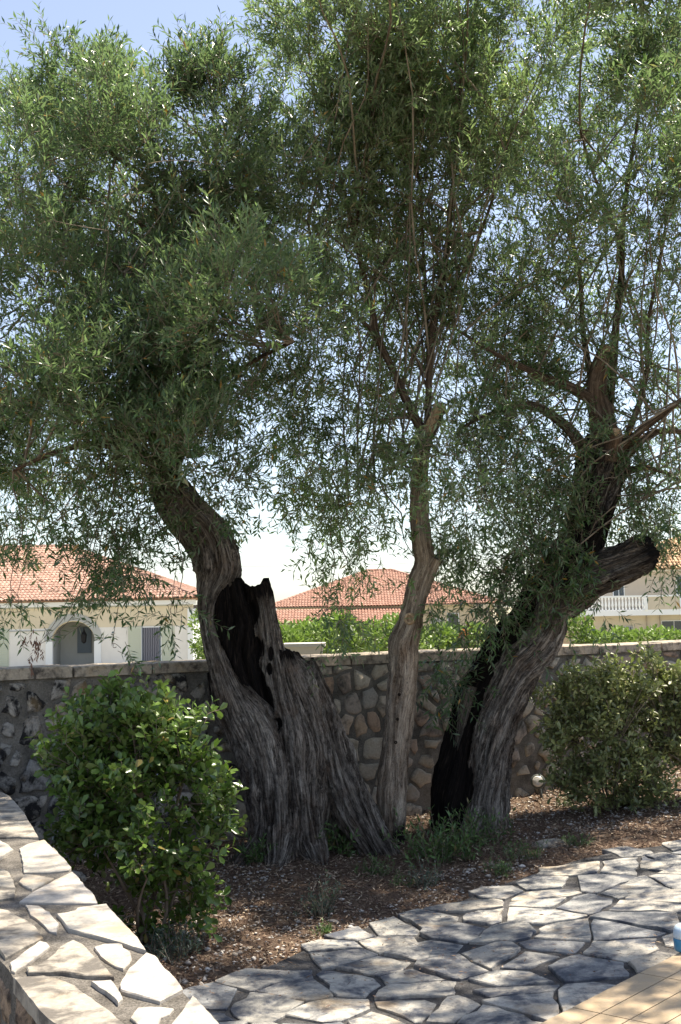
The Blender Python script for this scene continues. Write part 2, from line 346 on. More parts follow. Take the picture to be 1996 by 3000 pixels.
def stone_mesh(name, poly, th, bev, rr, O, U, V, W, dome=0.0, wob=0.004):
    """solid stone on plane O+U*x+V*y with outward W; returns mesh around its own middle"""
    if area(poly) < 0: poly = poly[::-1]
    p = np.array(poly); c = p.mean(0); n = len(p)
    q = c + (p - c) * (1 - bev / max(0.02, np.abs(p - c).max())) ; q2 = c + (p - c) * 0.55
    rings = [(p, np.full(n, -0.02)), (p, np.full(n, th - bev * 0.7)), (q, np.full(n, th) + rr.uniform(-wob, wob, n))]
    if dome: rings.append((q2, np.full(n, th + dome) + rr.uniform(-wob, wob, n)))
    vs = []
    for xy, h in rings:
        for k in range(n): vs.append(O + U * xy[k, 0] + V * xy[k, 1] + W * h[k])
    m = len(rings); fs = []
    for j in range(m - 1):
        for k in range(n): a = j * n + k; b = j * n + (k + 1) % n; fs.append((a, b, b + n, a + n))
    fs.append(tuple(range((m - 1) * n, m * n)))
    o = O + U * c[0] + V * c[1]; me = bpy.data.meshes.new(name)
    me.from_pydata([tuple(v - o) for v in vs], [], fs); me.update()
    if dome: me.polygons.foreach_set('use_smooth', [True] * len(me.polygons))
    return me, o
def jitter_pts(x0, x1, y0, y1, s, j, rr, sy=None):
    sy = sy or s; out = []; r = 0; y = y0
    while y < y1:
        x = x0 + (s / 2 if r % 2 else 0)
        while x < x1: out.append((x + rr.uniform(-j, j) * s, y + rr.uniform(-j, j) * sy)); x += s * rr.uniform(0.7, 1.35)
        y += sy * 0.92; r += 1
    return np.array(out)
Z = np.array([0, 0, 1.0])

# ================================================================== SETTING
# far land: one sheet to the horizon, two metres below the garden terrace
MB().add([(-2500, -600, -1.6), (2500, -600, -1.6), (2500, 3500, -1.6), (-2500, 3500, -1.6)], [(0, 1, 2, 3)]).build('ground', M['land'], kind='structure')

# planting bed: uneven soil sheet between path and wall
xs = np.linspace(-6.5, 8.5, 150); ys = np.linspace(1.0, 14.5, 150)
X, Y = np.meshgrid(xs, ys); pp = np.stack([X, Y, 0 * X], -1)
Zs = G(X, Y) + 0.035 * fbm(pp * 2.2, 4, 3) + 0.012 * fbm(pp * 9, 3, 9)
Zs = np.where((X + 2.0) * -.53 + (Y - 8.8) * .848 > .25 , -1.75, Zs)
V = np.stack([X, Y, Zs], -1).reshape(-1, 3); nx, ny = len(xs), len(ys)
ii = np.arange(nx * ny).reshape(ny, nx)
F = np.stack([ii[:-1, :-1], ii[:-1, 1:], ii[1:, 1:], ii[1:, :-1]], -1).reshape(-1, 4)
link('soil_bed', mesh_np('soil_bed', V, F, smooth=True), M['soil'], kind='structure')
def soil_z(x, y):
    q = np.stack([np.asarray(x, float), np.asarray(y, float), 0 * np.asarray(x, float)], -1)
    return G(q[..., 0]) + 0.035 * fbm(q * 2.2, 4, 3) + 0.012 * fbm(q * 9, 3, 9)

# path edge: traced curve on the ground
edge_px = [(430, 2960), (545, 2885), (700, 2838), (820, 2795), (930, 2745), (1040, 2705), (1190, 2670), (1330, 2630), (1450, 2580), (1570, 2540), (1700, 2500), (1830, 2475), (1996, 2455)]
edge = np.array([on_ground(x, y, 0.05)[:2] for x, y in edge_px])
edge = np.vstack([[-2.9, edge[0][1] - .9], [-1.9, edge[0][1] - .5], edge, [4.6, edge[-1][1] + 0.45], [8.4, edge[-1][1] + 1.0]])
def edge_y(x): return np.interp(x, edge[:, 0], edge[:, 1])
# tile terrace frame from two of its corners along its edge
ta, tb = on_ground(1675, 2957, 0.06)[:2], on_ground(1872, 2856, 0.06)[:2]
TU = (tb - ta); TS = np.linalg.norm(TU); TU /= TS; TV = np.array([TU[1], -TU[0]])
print('tile size', TS, 'dir', TU, 'perp check', (on_ground(1751, 2975, 0.06)[:2] - ta) @ TU / TS, (on_ground(1751, 2975, 0.06)[:2] - ta) @ TV)
def terr_side(p): return (p - ta) @ TV        # >0 : on the terrace
# path base (mortar) as strip
mb = MB(); xs2 = np.linspace(-2.6, 8.4, 60)
for i in range(59):
    a, b = xs2[i], xs2[i + 1]
    za, zb = float(G(a)) + 0.03, float(G(b)) + 0.03
    mb.add([(a, -3.5, za), (b, -3.5, zb), (b, edge_y(b) - 0.07, zb), (a, edge_y(a) - 0.07, za)], [(0, 1, 2, 3)])
    mb.add([(a, edge_y(a) - 0.07, za), (b, edge_y(b) - 0.07, zb), (b, edge_y(b) - 0.07, zb - .2), (a, edge_y(a) - 0.07, za - .2)], [(0, 1, 2, 3)])
path = mb.build('paved_path', M['mortar_path'], kind='structure')
rr = np.random.default_rng(5)
pts = jitter_pts(-1.9, 4.2, 3.5, 10.4, 0.33, 0.46, rr, 0.25); pts = pts[rr.random(len(pts)) > .25]
keep = [i for i, p in enumerate(pts) if p[1] < edge_y(p[0]) - 0.05 and terr_side(p) < 0.02]
allc = voronoi(pts, (-2.2, 4.6, 3.0, 11.0)); ns = 0
order = sorted(keep, key=lambda i: pts[i][1])
for i in order:
    c = shrink(allc[i], rr.choice([.004, .008, .013, .022]))
    if len(c) < 3: continue
    c = clip(c, ta - TV * 0.012, TV)
    px_ = pts[i][0]; ey = edge_y(px_) + rr.uniform(-.03, .05); sl2 = (edge_y(px_ + .3) - edge_y(px_ - .3)) / .6; c = clip(c, np.array([px_, ey]), np.array([-sl2, 1.0]) / math.hypot(sl2, 1)) if len(c) > 2 else c
    if len(c) < 3 or abs(area(c)) < 0.008: continue
    c = rough_poly(c, 0.085, 0.016, rr)
    if rr.random() < 0.35:   # cut a corner for an irregular flag
        k = rr.integers(len(c)); q = np.array(c[k]); cc = sum(c) / len(c); n = (q - cc); l = np.linalg.norm(n); c = clip(c, cc + n * rr.uniform(.62, .85), n / l)
    cx = sum(c) / len(c); z0 = float(G(cx[0]))
    sl_ = 0.075 if cx[0] > .6 else 0.0
    Uv = np.array([1, 0, sl_ + rr.uniform(-.012, .012)]); Vv = np.array([0, 1, rr.uniform(-.012, .012)])
    O = np.array([0, 0, z0 + 0.030]) - np.array([0, 0, Uv[2] * cx[0] + Vv[2] * cx[1]])
    me, o = stone_mesh('flagstone', c, rr.uniform(0.008, 0.017), 0.005, rr, O, Uv, Vv, Z, 0, 0.0025)
    ob = link('flagstone', me, M['flag'], path, loc=o); ns += 1
    if ns > 290: break
print('flags', ns)
TW = 0.138
# terrace: grout bed + square tiles
mb = MB(); c0, c1 = ta - TU * 6, ta + TU * 9
def tz(p): return float(G(p[0])) + 0.066
gp = []
for i in range(16):
    for j in range(16):
        a = ta + TU * ((i - 6) * TS) + TV * (j * TW); b = a + TU * TS; c = b + TV * TW; d = a + TV * TW
        mb.add([(*q, tz(q) - 0.008) for q in (a, b, c, d)], [(0, 3, 2, 1)])
terr = mb.build('tiled_terrace', M['grout'], kind='structure')
for i in range(-4, 7):
    for j in range(14):
        a = ta + TU * (i * TS) + TV * (j * TW); g = 0.003
        q = [a + TU * g + TV * g, a + TU * (TS - g) + TV * g, a + TU * (TS - g) + TV * (TW - g), a + TU * g + TV * (TW - g)]
        top = [(*p, tz(p) + 0.002) for p in q]; bot = [(*p, tz(p) - 0.03) for p in q]
        o = np.array([*(sum(q) / 4), tz(sum(q) / 4)])
        m = MB().add([np.array(v) - o for v in top + bot], [(0, 3, 2, 1), (0, 1, 5, 4), (1, 2, 6, 5), (2, 3, 7, 6), (3, 0, 4, 7)]).mesh('terrace_tile')
        link('terrace_tile', m, M['tile'], terr, loc=o)

# ------------------------------------------------------------------ rubble wall behind the trees
WH = 1.37
wa, wb = on_z(0, 1963, WH)[:2], on_z(1996, 1881, WH)[:2]
wu = (wb - wa); wl = np.linalg.norm(wu); wu /= wl; wn_ = np.array([wu[1], -wu[0]])      # wn_ points to the camera
print('wall', wa, wb, wl)
WU = np.array([*wu, 0]); WN = np.array([*wn_, 0]); W0 = np.array([*wa, 0.0])
x0w, x1w = -2.2, wl + 2.6
wall = empty('stone_wall', (*wa, 0), 'long rubble stone garden wall with coping, behind the three olive trees', 'wall')
mb = MB(); T = 0.34
def wp(s, n, z): return W0 + WU * s + WN * n + Z * z
vs = [wp(s, n, z) for z in (-1.7, WH - 0.055) for s, n in ((x0w, 0), (x1w, 0), (x1w, -T), (x0w, -T))]
mb.add(vs, [(0, 1, 5, 4), (1, 2, 6, 5), (2, 3, 7, 6), (3, 0, 4, 7), (4, 5, 6, 7)])
mb.build('wall_core', M['mortar_wall'], wall)
rr = np.random.default_rng(21)
pts = jitter_pts(x0w, x1w, -0.08, WH - 0.11, 0.175, 0.42, rr, 0.145); pts = pts[rr.random(len(pts)) > np.where(pts[:, 0] < 2.2, .10, .22)]
cells = voronoi(pts, (x0w, x1w, -0.12, WH - 0.075)); ns = 0; far_v = []; far_f = []
for i in sorted(range(len(pts)), key=lambda i: abs(pts[i][0] - wl / 2)):
    c = shrink(cells[i], rr.choice([.006, .012, .02, .034])) if len(cells[i]) > 2 and rr.random() > .04 else []
    if len(c) < 3 or abs(area(c)) < 0.004: continue
    cc = sum(c) / len(c)
    for _ in range(rr.integers(0, 3)):
        an = rr.uniform(0, 6.28); n_ = np.array([math.cos(an), math.sin(an)]); ext = max((q - cc) @ n_ for q in c); c = clip(c, cc + n_ * ext * rr.uniform(.6, .85), n_)
    if rr.random() < .12 and len(c) > 3: c = [w_ for a_, b_ in zip(c, c[1:] + c[:1]) for w_ in (a_ * .78 + b_ * .22, a_ * .22 + b_ * .78)]
    c = rough_poly(c, 0.06, 0.013, rr)
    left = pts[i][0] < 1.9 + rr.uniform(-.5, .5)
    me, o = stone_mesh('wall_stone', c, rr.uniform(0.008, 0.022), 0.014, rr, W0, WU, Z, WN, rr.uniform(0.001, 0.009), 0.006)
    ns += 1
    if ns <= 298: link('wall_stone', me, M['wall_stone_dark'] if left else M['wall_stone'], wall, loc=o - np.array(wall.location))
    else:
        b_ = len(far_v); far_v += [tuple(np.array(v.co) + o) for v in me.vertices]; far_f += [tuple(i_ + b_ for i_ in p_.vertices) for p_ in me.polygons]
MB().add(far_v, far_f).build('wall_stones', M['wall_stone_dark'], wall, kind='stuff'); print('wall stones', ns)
s = x0w
while s < x1w:
    l = rr.uniform(0.42, 0.85); e = min(s + l, x1w); h = rr.uniform(0.0, 0.010); g = 0.008
    poly = rough_poly([np.array(q) for q in ((s + g, -0.035 + rr.uniform(-.01, .01)), (e - g, -0.035 + rr.uniform(-.01, .01)), (e - g, T + 0.03), (s + g, T + 0.03))], 0.12, 0.008, rr)
    me, o = stone_mesh('coping_stone', poly, 0.052 + h, 0.010, rr, W0 + Z * (WH - 0.052), WU, -WN, Z, 0, 0.004)
    link('coping_stone', me, M['coping'], wall, loc=o - np.array(wall.location)); s = e

# ------------------------------------------------------------------ near parapet with crazy-paved top
PZ = 0.80
def pz(cx, cy): return on_z(cx * 0.4209, 2300 + cy * 0.4209, PZ)[:2]       # from the close-up crop of the photo
par = empty('stone_parapet', (*pz(300, 1200), 0), 'low stone parapet with broad pale crazy-paved top, at the near left corner', 'parapet')
out_crop = [(-420, -330), (-60, 10), (60, 60), (270, 355), (490, 560), (660, 800), (1010, 1140), (1275, 1400), (1540, 1663), (1900, 2100), (1500, 2200), (870, 1663), (360, 1400), (100, 1310), (60, 1240), (-160, 1010), (-700, 500)]
outl = [pz(*c) for c in out_crop]
if area(outl) < 0: outl = outl[::-1]
mb = MB(); n = len(outl)
inn = [q for q in outl]
mb.add([(*q, PZ - 0.0165) for q in inn] + [(*q, -0.2) for q in inn], [tuple(range(n))] + [(k, k + n, (k + 1) % n + n, (k + 1) % n) for k in range(n)])
mb.build('parapet_core', M['mortar_parapet'], par)
slabs = [  # crop polygons, material, thickness
 ([(-420, -330), (-60, 10), (60, 62), (125, 130), (175, 190), (215, 260), (270, 355), (130, 345), (0, 350), (-260, 330), (-560, 60)], 'slab_grey'),
 ([(-200, 380), (0, 375), (60, 405), (95, 440), (40, 470), (0, 500), (-160, 560)], 'slab'),
 ([(135, 430), (195, 395), (305, 365), (390, 440), (497, 555), (480, 575), (330, 590), (165, 590), (160, 520)], 'slab'),
 ([(130, 655), (175, 605), (250, 610), (375, 630), (300, 670), (225, 710), (180, 690)], 'slab'),
 ([(-240, 560), (0, 565), (60, 590), (95, 650), (108, 700), (100, 765), (0, 780), (-220, 800), (-380, 700)], 'slab_grey'),
 ([(135, 795), (250, 715), (380, 645), (500, 585), (540, 620), (600, 695), (655, 745), (682, 808), (560, 802), (430, 800), (300, 800)], 'slab'),
 ([(178, 812), (265, 820), (345, 865), (375, 905), (410, 945), (395, 1010), (345, 995), (290, 940), (215, 885)], 'slab'),
 ([(395, 885), (530, 860), (540, 840), (740, 815), (800, 880), (890, 975), (960, 1050), (1018, 1140), (840, 1085), (640, 1030), (480, 990), (440, 935)], 'slab'),
 ([(-420, 760), (0, 850), (60, 860), (110, 890), (190, 930), (250, 975), (300, 1045), (170, 1110), (40, 1182), (0, 1130), (-220, 900)], 'slab_grey'),
 ([(68, 1215), (170, 1140), (280, 1060), (330, 1075), (350, 1100), (250, 1180), (105, 1275), (80, 1265)], 'slab'),
 ([(185, 1255), (260, 1245), (360, 1180), (420, 1115), (510, 1062), (560, 1085), (640, 1160), (720, 1240), (795, 1318), (600, 1308), (430, 1285), (200, 1285)], 'slab_grey'),
 ([(655, 1105), (720, 1085), (850, 1078), (860, 1110), (905, 1135), (920, 1190), (860, 1258), (800, 1235), (740, 1200), (700, 1170)], 'slab'),
 ([(1020, 1150), (1080, 1170), (1130, 1240), (1200, 1310), (1275, 1400), (1200, 1440), (1115, 1482), (1000, 1455), (840, 1410), (835, 1375), (900, 1260)], 'slab'),
 ([(635, 1350), (775, 1342), (820, 1400), (855, 1470), (825, 1495), (760, 1440)], 'slab'),
 ([(95, 1315), (300, 1300), (420, 1325), (520, 1370), (640, 1455), (740, 1530), (860, 1625), (960, 1720), (1050, 1850), (700, 1800), (540, 1720), (330, 1600), (200, 1450)], 'slab_grey'),
 ([(905, 1590), (960, 1520), (1130, 1518), (1215, 1530), (1180, 1565), (1120, 1590), (1090, 1655), (1080, 1700), (1010, 1690), (950, 1625)], 'slab'),
 ([(1340, 1448), (1420, 1520), (1540, 1663), (1750, 1900), (1400, 1950), (1120, 1790), (1190, 1650), (1280, 1540)], 'slab')]
rr = np.random.default_rng(3)
for poly, mt in slabs:
    q = [pz(*c) for c in poly]; q = rough_poly(q, 0.035, 0.0022, rr)
    me, o = stone_mesh('top_slab', q, 0.020 + rr.uniform(0.0, 0.005), 0.004, rr, np.array([0, 0, PZ - 0.029]), np.array([1.0, 0, 0]), np.array([0, 1.0, 0]), Z, 0, 0.0012)
    link('top_slab', me, M[mt], par, loc=o - np.array(par.location))
# side rubble stones on the near-left face and on the garden face
for (A, B, k) in ((pz(1300, 2000), pz(100, 1312), 0), (pz(95, 1300), pz(-700, 500), 1), (pz(-60, 8), pz(1540, 1663), 2)):
    A = np.array(A); B = np.array(B); u = B - A; l = np.linalg.norm(u); u /= l; nn = np.array([-u[1], u[0]])
    if (np.mean(outl, 0) - A) @ nn > 0: nn = -nn
    pts = jitter_pts(0, l, 0.1, PZ - .05, 0.15, 0.35, rr, 0.12); cs = voronoi(pts, (0, l, 0.02, PZ - .05))
    for c in cs:
        c = shrink(c, 0.010) if len(c) > 2 else []
        if len(c) < 3 or abs(area(c)) < 0.002: continue
        c = rough_poly(c, 0.05, 0.008, rr)
        me, o = stone_mesh('side_stone', c, rr.uniform(0.0, 0.03) if k < 2 else 0.006, 0.01, rr, np.array([*(A - nn * (0.012 if k < 2 else 0.02)), 0]), np.array([*u, 0]), Z, np.array([*nn, 0]), 0.006, 0.004)
        link('side_stone', me, M['slab_brown'], par, loc=o - np.array(par.location))

# ================================================================== HOUSES
def hip_tiles(name, house, A, B, C, D, mat, tw=0.215, tl=0.34, parts_rows=4, cap=290):
    """pantile slope: eave A->B, ridge D->C (A below D). each tile an arched, overlapping piece"""
    A, B, C, D = [np.array(q, float) for q in (A, B, C, D)]
    U = B - A; W = np.linalg.norm(U); U /= W
    N = np.cross(U, D - A); N /= np.linalg.norm(N)
    if N[2] < 0: N = -N
    Vv = np.cross(N, U); Vv /= np.linalg.norm(Vv)
    if Vv[2] < 0: Vv = -Vv
    H = (D - A) @ Vv
    da, db = (D - A) @ U, (C - A) @ U
    n = 6; t = np.linspace(0, math.pi, n); xs_ = -np.cos(t) * tw * 0.42 + tw * .5; hs = np.sin(t) * tw * 0.30
    vs = [U * x + N * (h + 0.03) for x, h in zip(xs_, hs)] + [U * x + N * (h * .9) + Vv * tl * 1.08 for x, h in zip(xs_, hs)]
    vs += [U * tw + N * 0.0 + Vv * 0.0, U * tw + Vv * tl]
    fs = [(k, k + 1, k + 1 + n, k + n) for k in range(n - 1)] + [(n - 1, 2 * n, 2 * n + 1, 2 * n - 1)] + [tuple(range(n))]
    me = bpy.data.meshes.new('roof_tile'); me.from_pydata([tuple(v) for v in vs], [], fs); me.update(); me.materials.append(mat)
    rest_v = []; rest_f4 = []; rest_f6 = []; cnt = 0; base = np.array(vs)
    r = 0; rq = np.random.default_rng(1)
    while r * tl < H - 0.05:
        f = (r + 0.5) * tl / H
        x0, x1 = da * f, W + (db - W) * f
        k0 = math.ceil(x0 / tw); k1 = math.floor(x1 / tw)
        for k in range(k0, k1):
            o = A + U * (k * tw) + Vv * (r * tl) + N * (0.02 + rq.uniform(-.006, .006))
            vis = 20 < (o[0] / o[1] * FOC + 998) < 1990
            if cnt < cap and r < parts_rows and vis:
                link('roof_tile', me, None, house, loc=o - np.array(house.location)); cnt += 1
            else:
                b = len(rest_v) * len(base); rest_v.append(base + o)
                rest_f4 += [tuple(i + b for i in f_) for f_ in fs[:-1]]; rest_f6.append(tuple(i + b for i in fs[-1]))
        r += 1
    if rest_v:
        m2 = mesh_np('roof_tiles', np.concatenate(rest_v), [np.array(rest_f4), np.array(rest_f6)])
        link('roof_tiles', m2, mat, house, kind='stuff')
    # under-sheet, ridge and hip caps
    mb = MB(); mb.add([A, B, C, D], [(0, 1, 2, 3)]); mb.build('roof_deck', mat, house)
def cap_line(house, a, b, mat, r=0.13):
    a, b = np.array(a, float), np.array(b, float); L_ = np.linalg.norm(b - a); k = max(2, int(L_ / 0.4)); d = (b - a) / L_
    s = np.cross(d, Z); s /= np.linalg.norm(s); u = np.cross(s, d); mb = MB()
    for i in range(k):
        p0, p1 = a + d * (L_ * i / k), a + d * (L_ * (i + 1) / k + 0.04); vs = []
        for p, q in ((p0, 1.12), (p1, 0.95)):
            for t in np.linspace(0, math.pi, 6): vs.append(p + s * math.cos(t) * r * q + u * math.sin(t) * r * q)
        mb.add(vs, [(j, j + 1, j + 7, j + 6) for j in range(5)] + [(0, 5, 4, 3, 2, 1)])
    mb.build('ridge_tiles', mat, house, kind='stuff')

# ---- left house
d = 43.0 * 3500 / 2250; GL = -1.6
house = empty('white_house', (P(250, 1900, d)[0], d, GL), 'white and cream bungalow with arched porch and clay hip roof, beyond the wall at left', 'house')
def hx(px, dd=d): return P(px, 1800, dd)[0]
def hz(py, dd=d): return P(300, py, dd)[2]
xl, xr = hx(-420), hx(565); zt = hz(1775); zm = hz(1838); zb = GL
ax0, ax1 = hx(153), hx(278); ac = (ax0 + ax1) / 2; ar = (ax1 - ax0) / 2; arch_z = hz(1819) - ar * 0.92
wx = [(hx(375), hx(512)), (hx(-110), hx(28))]
mb = MB()  # lower white wall with arch opening
top = zm
for a, b in ((xl, ax0), (ax1, xr)): mb.box(a, b, d, d + 0.3, zb, zm)
mb.build('wall', M['white'], house)
mb = MB()
mb.box(xl, ax0, d + 0.004, d + .3, zm, zt); mb.box(ax1, xr, d + 0.004, d + .3, zm, zt)
N_ = 20; th = np.linspace(0, math.pi, N_ + 1)
for k in range(N_):
    xa, xb = ac + ar * math.cos(th[k + 1]), ac + ar * math.cos(th[k]); za, zb2 = arch_z + ar * .92 * math.sin(th[k + 1]), arch_z + ar * .92 * math.sin(th[k])
    mb.add([(xa, d, za), (xb, d, zb2), (xb, d, zt), (xa, d, zt), (xa, d + .3, za), (xb, d + .3, zb2), (xb, d + .3, zt), (xa, d + .3, zt)], [(0, 1, 2, 3), (0, 4, 5, 1)])
mb.build('upper_wall', M['cream'], house)
mb = MB()  # archivolt ring
for k in range(N_):
    pts4 = []
    for rr_, yy in ((ar + .02, d - .06), (ar + .42, d - .06)):
        for tt in (th[k], th[k + 1]): pts4.append((ac + rr_ * math.cos(tt), yy, arch_z + rr_ * .94 * math.sin(tt)))
    mb.add(pts4 + [(p[0], d + .02, p[2]) for p in pts4], [(0, 1, 3, 2), (2, 3, 7, 6), (0, 4, 5, 1)])
mb.build('arch_trim', M['greywall'], house)
MB().box(ax0 - .35, ax0 + .03, d - .06, d + .1, zb, arch_z).build('arch_jamb', M['trimw'], house)
MB().box(ax1 - .03, ax1 + .35, d - .06, d + .1, zb, arch_z).build('arch_jamb', M['trimw'], house)
mb = MB(); mb.box(ax0 - .3, ax0, d + .3, d + 2, zb, zt); mb.box(ax1, ax1 + .3, d + .3, d + 2, zb, zt); mb.box(ax0 - .3, ax1 + .3, d + 2, d + 2.2, zb, zt); mb.box(ax0 - .3, ax1 + .3, d + .3, d + 2, zt - .05, zt)
mb.build('porch_recess', M['greywall'], house)
MB().box(hx(228, d + 2), hx(268, d + 2), d + 1.9, d + 2.02, hz(1912, d + 2), hz(1836, d + 2)).build('porch_window', M['slate'], house)
lx = hx(246, d + .6); mb = MB(); mb.lathe([(.03, 0), (.14, .1), (.17, .5), (.05, .7), (.02, .9)], (lx, d + .6, hz(1885)), n=8); mb.build('porch_lantern', M['dark'], house)
MB().box(hx(-430), hx(572), d - .25, d + .4, zt, hz(1762)).build('cornice', M['trimw'], house)
MB().box(xl, xr - .0, d - .05, d + .0, hz(1779), hz(1775)).build('cornice_moulding', M['greywall'], house)
MB().box(xl, ax0 - .4, d - .04, d, hz(1846), hz(1843)).build('string_course', M['greywall'], house)
MB().box(hx(550), hx(566), d - .08, d + 8, zb, zt - .25).build('corner_pilaster', M['trimw'], house)
MB().box(xl, xr, d + 8, d + 8.3, zb, zt).build('rear_wall', M['white'], house)
for (a, b) in wx:
    w = b - a; s1, s2 = a + w * .29, b - w * .29; zt_, zb_ = zm, zm - 2.3
    fr = MB().box(s1 - .02, s2 + .02, d - .05, d - .03, zb_, zt_).build('window', M['trimw'], house)
    MB().box(s1 + .07, s2 - .07, d - .056, d - .049, zb_ + .05, zt_ - .06).build('pane', M['curtain'], fr)
    MB().box(s1 + .02, s1 + .07, d - .075, d - .052, zb_, zt_ - .04).build('frame', M['slate'], fr)
    MB().box(s2 - .10, s2 - .02, d - .075, d - .052, zb_, zt_ - .04).build('frame', M['slate'], fr)
    for (p, q) in ((a, s1), (s2, b)):
        sh = MB().box(p + .02, q - .02, d - .05, d - .01, zb_, zt_).build('shutter', M['shutter'], house)
        m = MB(); k = 18
        for j in range(k):
            z0 = zb_ + .05 + (zt_ - zb_ - .1) * j / k; h = (zt_ - zb_ - .1) / k
            m.add([(p + .09, d - .075, z0), (q - .09, d - .075, z0), (q - .09, d - .052, z0 + h * .9), (p + .09, d - .052, z0 + h * .9), (p + .09, d - .052, z0), (q - .09, d - .052, z0)], [(0, 1, 2, 3), (0, 4, 5, 1)])
        m.build('louvre', M['shutter'], sh, kind='stuff')
A = np.array([hx(-430), d - .55, hz(1757)]); B = np.array([hx(594), d - .55, hz(1757)])
Cr = P(205, 1600, d + 7.2); Dl = Cr + np.array([-9.0, 0, 0])
hip_tiles('roof', house, A, B, Cr, Dl, M['roof_l'], 0.235, 0.36, 8)
Bk = np.array([B[0], d + 15, B[2]])
hip_tiles('roof_side', house, B, Bk, Cr + [0, .01, 0], Cr, M['roof_l'], 0.235, 0.36, 0)
cap_line(house, B, Cr, M['roof_l']); cap_line(house, Cr, Dl, M['roof_l'])
MB().add([Bk, (A[0], d + 15, A[2]), Dl, Cr], [(0, 1, 2, 3)]).build('rear_roof', M['roof_l'], house)

# ---- centre house
d = 60.0 * 3500 / 2250
house = empty('cream_house', (P(1130, 1800, d)[0], d, GL), 'cream house with orange clay hip roof, seen between left and middle tree trunks', 'house')
def hz(py, dd=d, px=1130): return P(px, py, dd)[2]
xl, xr = hx(812, d), hx(1445, d)
MB().box(xl, xr, d, d + 12, GL, hz(1776)).build('wall', M['cream'], house)
MB().box(xl - .4, xr + .4, d - .5, d + 12.4, hz(1776), hz(1771)).build('soffit', M['greywall'], house)
MB().box(hx(1385, d), hx(1430, d), d - .9, d, GL, hz(1776)).build('bay_wall', M['cream'], house)
for a, b, t_, bo in ((1262, 1300, 1815, 1860), (1310, 1345, 1800, 1850), (900, 935, 1835, 1870)):
    fr = MB().box(hx(a, d), hx(b, d), d - .08, d - .003, hz(bo), hz(t_)).build('window', M['trimw'], house)
    MB().box(hx(a + 3, d), hx(b - 3, d), d - .09, d - .075, hz(bo - 3), hz(t_ + 3)).build('pane', M['greywall'] if a == 1262 else M['glass'], fr)
MB().box(hx(1257, d), hx(1264, d), d - .3, d, hz(1808), hz(1796)).build('wall_lamp', M['dark'], house)
A = np.array([hx(780, d), d - .7, hz(1774)]); B = np.array([hx(1475, d), d - .7, hz(1768)]); B[2] = A[2]
apx = P(1147, 1671, d + 6.5); Cr = apx.copy(); Dl = apx.copy(); Dl[0] -= 2.0
hip_tiles('roof', house, A, B, Cr, Dl, M['roof_c'], 0.23, 0.36, 7)
Ab = A + [0, 13.6, 0]; Bb = B + [0, 13.6, 0]
hip_tiles('roof_side', house, B, Bb, Cr + [0, .01, 0], Cr, M['roof_c'], 0.23, 0.36, 0)
MB().add([Ab, A, Dl, Dl + [0, .01, 0]], [(0, 1, 2, 3)]).add([Bb, Ab, Dl, Cr], [(0, 1, 2, 3)]).build('rear_roof', M['roof_c'], house)
cap_line(house, A, Dl, M['roof_c'], .15); cap_line(house, B, Cr, M['roof_c'], .15); cap_line(house, Cr, Dl, M['roof_c'], .15)
# projecting front wing: smaller hip in front
A2 = np.array([hx(960, d - 2.5), d - 2.5, hz(1775, d - 2.5)]); B2 = np.array([hx(1215, d - 2.5), d - 2.5, A2[2]]); ap = P(1135, 1700, d + 2.5)
hip_tiles('roof_wing', house, A2, B2, ap + [.3, 0, 0], ap, M['roof_c'], 0.23, 0.36, 0)
MB().add([B2, B2 + [0, 5, 0], ap + [.3, 0.01, 0], ap + [.3, 0, 0]], [(0, 1, 2, 3)]).add([A2 + [0, 5, 0], A2, ap, ap + [0, .01, 0]], [(0, 1, 2, 3)]).build('wing_roof_side', M['roof_c'], house)
cap_line(house, A2, ap, M['roof_c'], .13); cap_line(house, B2, ap + [.3, 0, 0], M['roof_c'], .13)
MB().box(A2[0] + .5, B2[0] - .5, d - 2, d, GL, A2[2] - .02).build('wing_wall', M['greige'], house)
# porch roof strip
d5 = d - 5; A3 = np.array([hx(795, d5), d5, hz(1822, d5)]); B3 = np.array([hx(1190, d5), d5, A3[2]])
C3 = B3 + [0, 2.6, .95]; D3 = A3 + [0, 2.6, .95]
hip_tiles('porch_roof', house, A3, B3, C3, D3, M['roof_c'], 0.23, 0.36, 0)
MB().box(A3[0] + .3, A3[0] + .6, d5 + .2, d5 + .5, GL, A3[2]).box(B3[0] - .6, B3[0] - .3, d5 + .2, d5 + .5, GL, A3[2]).build('porch_post', M['white'], house)
MB().box(A3[0] + .2, B3[0] - .2, d5 + .1, d5 + .2, A3[2] - .2, A3[2] - .02).build('porch_beam', M['greige'], house)

# ---- right building
d = 46.0 * 3500 / 2250
house = empty('two_storey_house', (P(1900, 1800, d)[0], d, GL), 'beige two storey house with white balcony, beyond the wall at right', 'house')
def hz(py, dd=d, px=1850): return P(px, py, dd)[2]
xr = hx(2350, d)
MB().box(hx(1733, d), xr, d, d + 10, GL, hz(1803)).build('wall', M['beige'], house)
MB().box(hx(1672, d + 2), hx(1733, d + 2), d + 2, d + 10, GL, hz(1803)).build('recessed_wall', M['beige'], house)
MB().box(hx(1735, d + 1.6), xr, d + 1.6, d + 10, hz(1787), hz(1668, d)).build('upper_wall', M['greige'], house)
MB().box(hx(1662, d), xr, d - 1.0, d + 2.2, hz(1803), hz(1787)).build('balcony_slab', M['trimw'], house)
MB().box(hx(1662, d), xr, d - 1.04, d - .94, hz(1750), hz(1745)).build('handrail', M['trimw'], house)
MB().box(hx(1884, d), hx(1980, d), d - 1.0, d - .88, hz(1787), hz(1750)).build('balcony_panel', M['beige'], house)
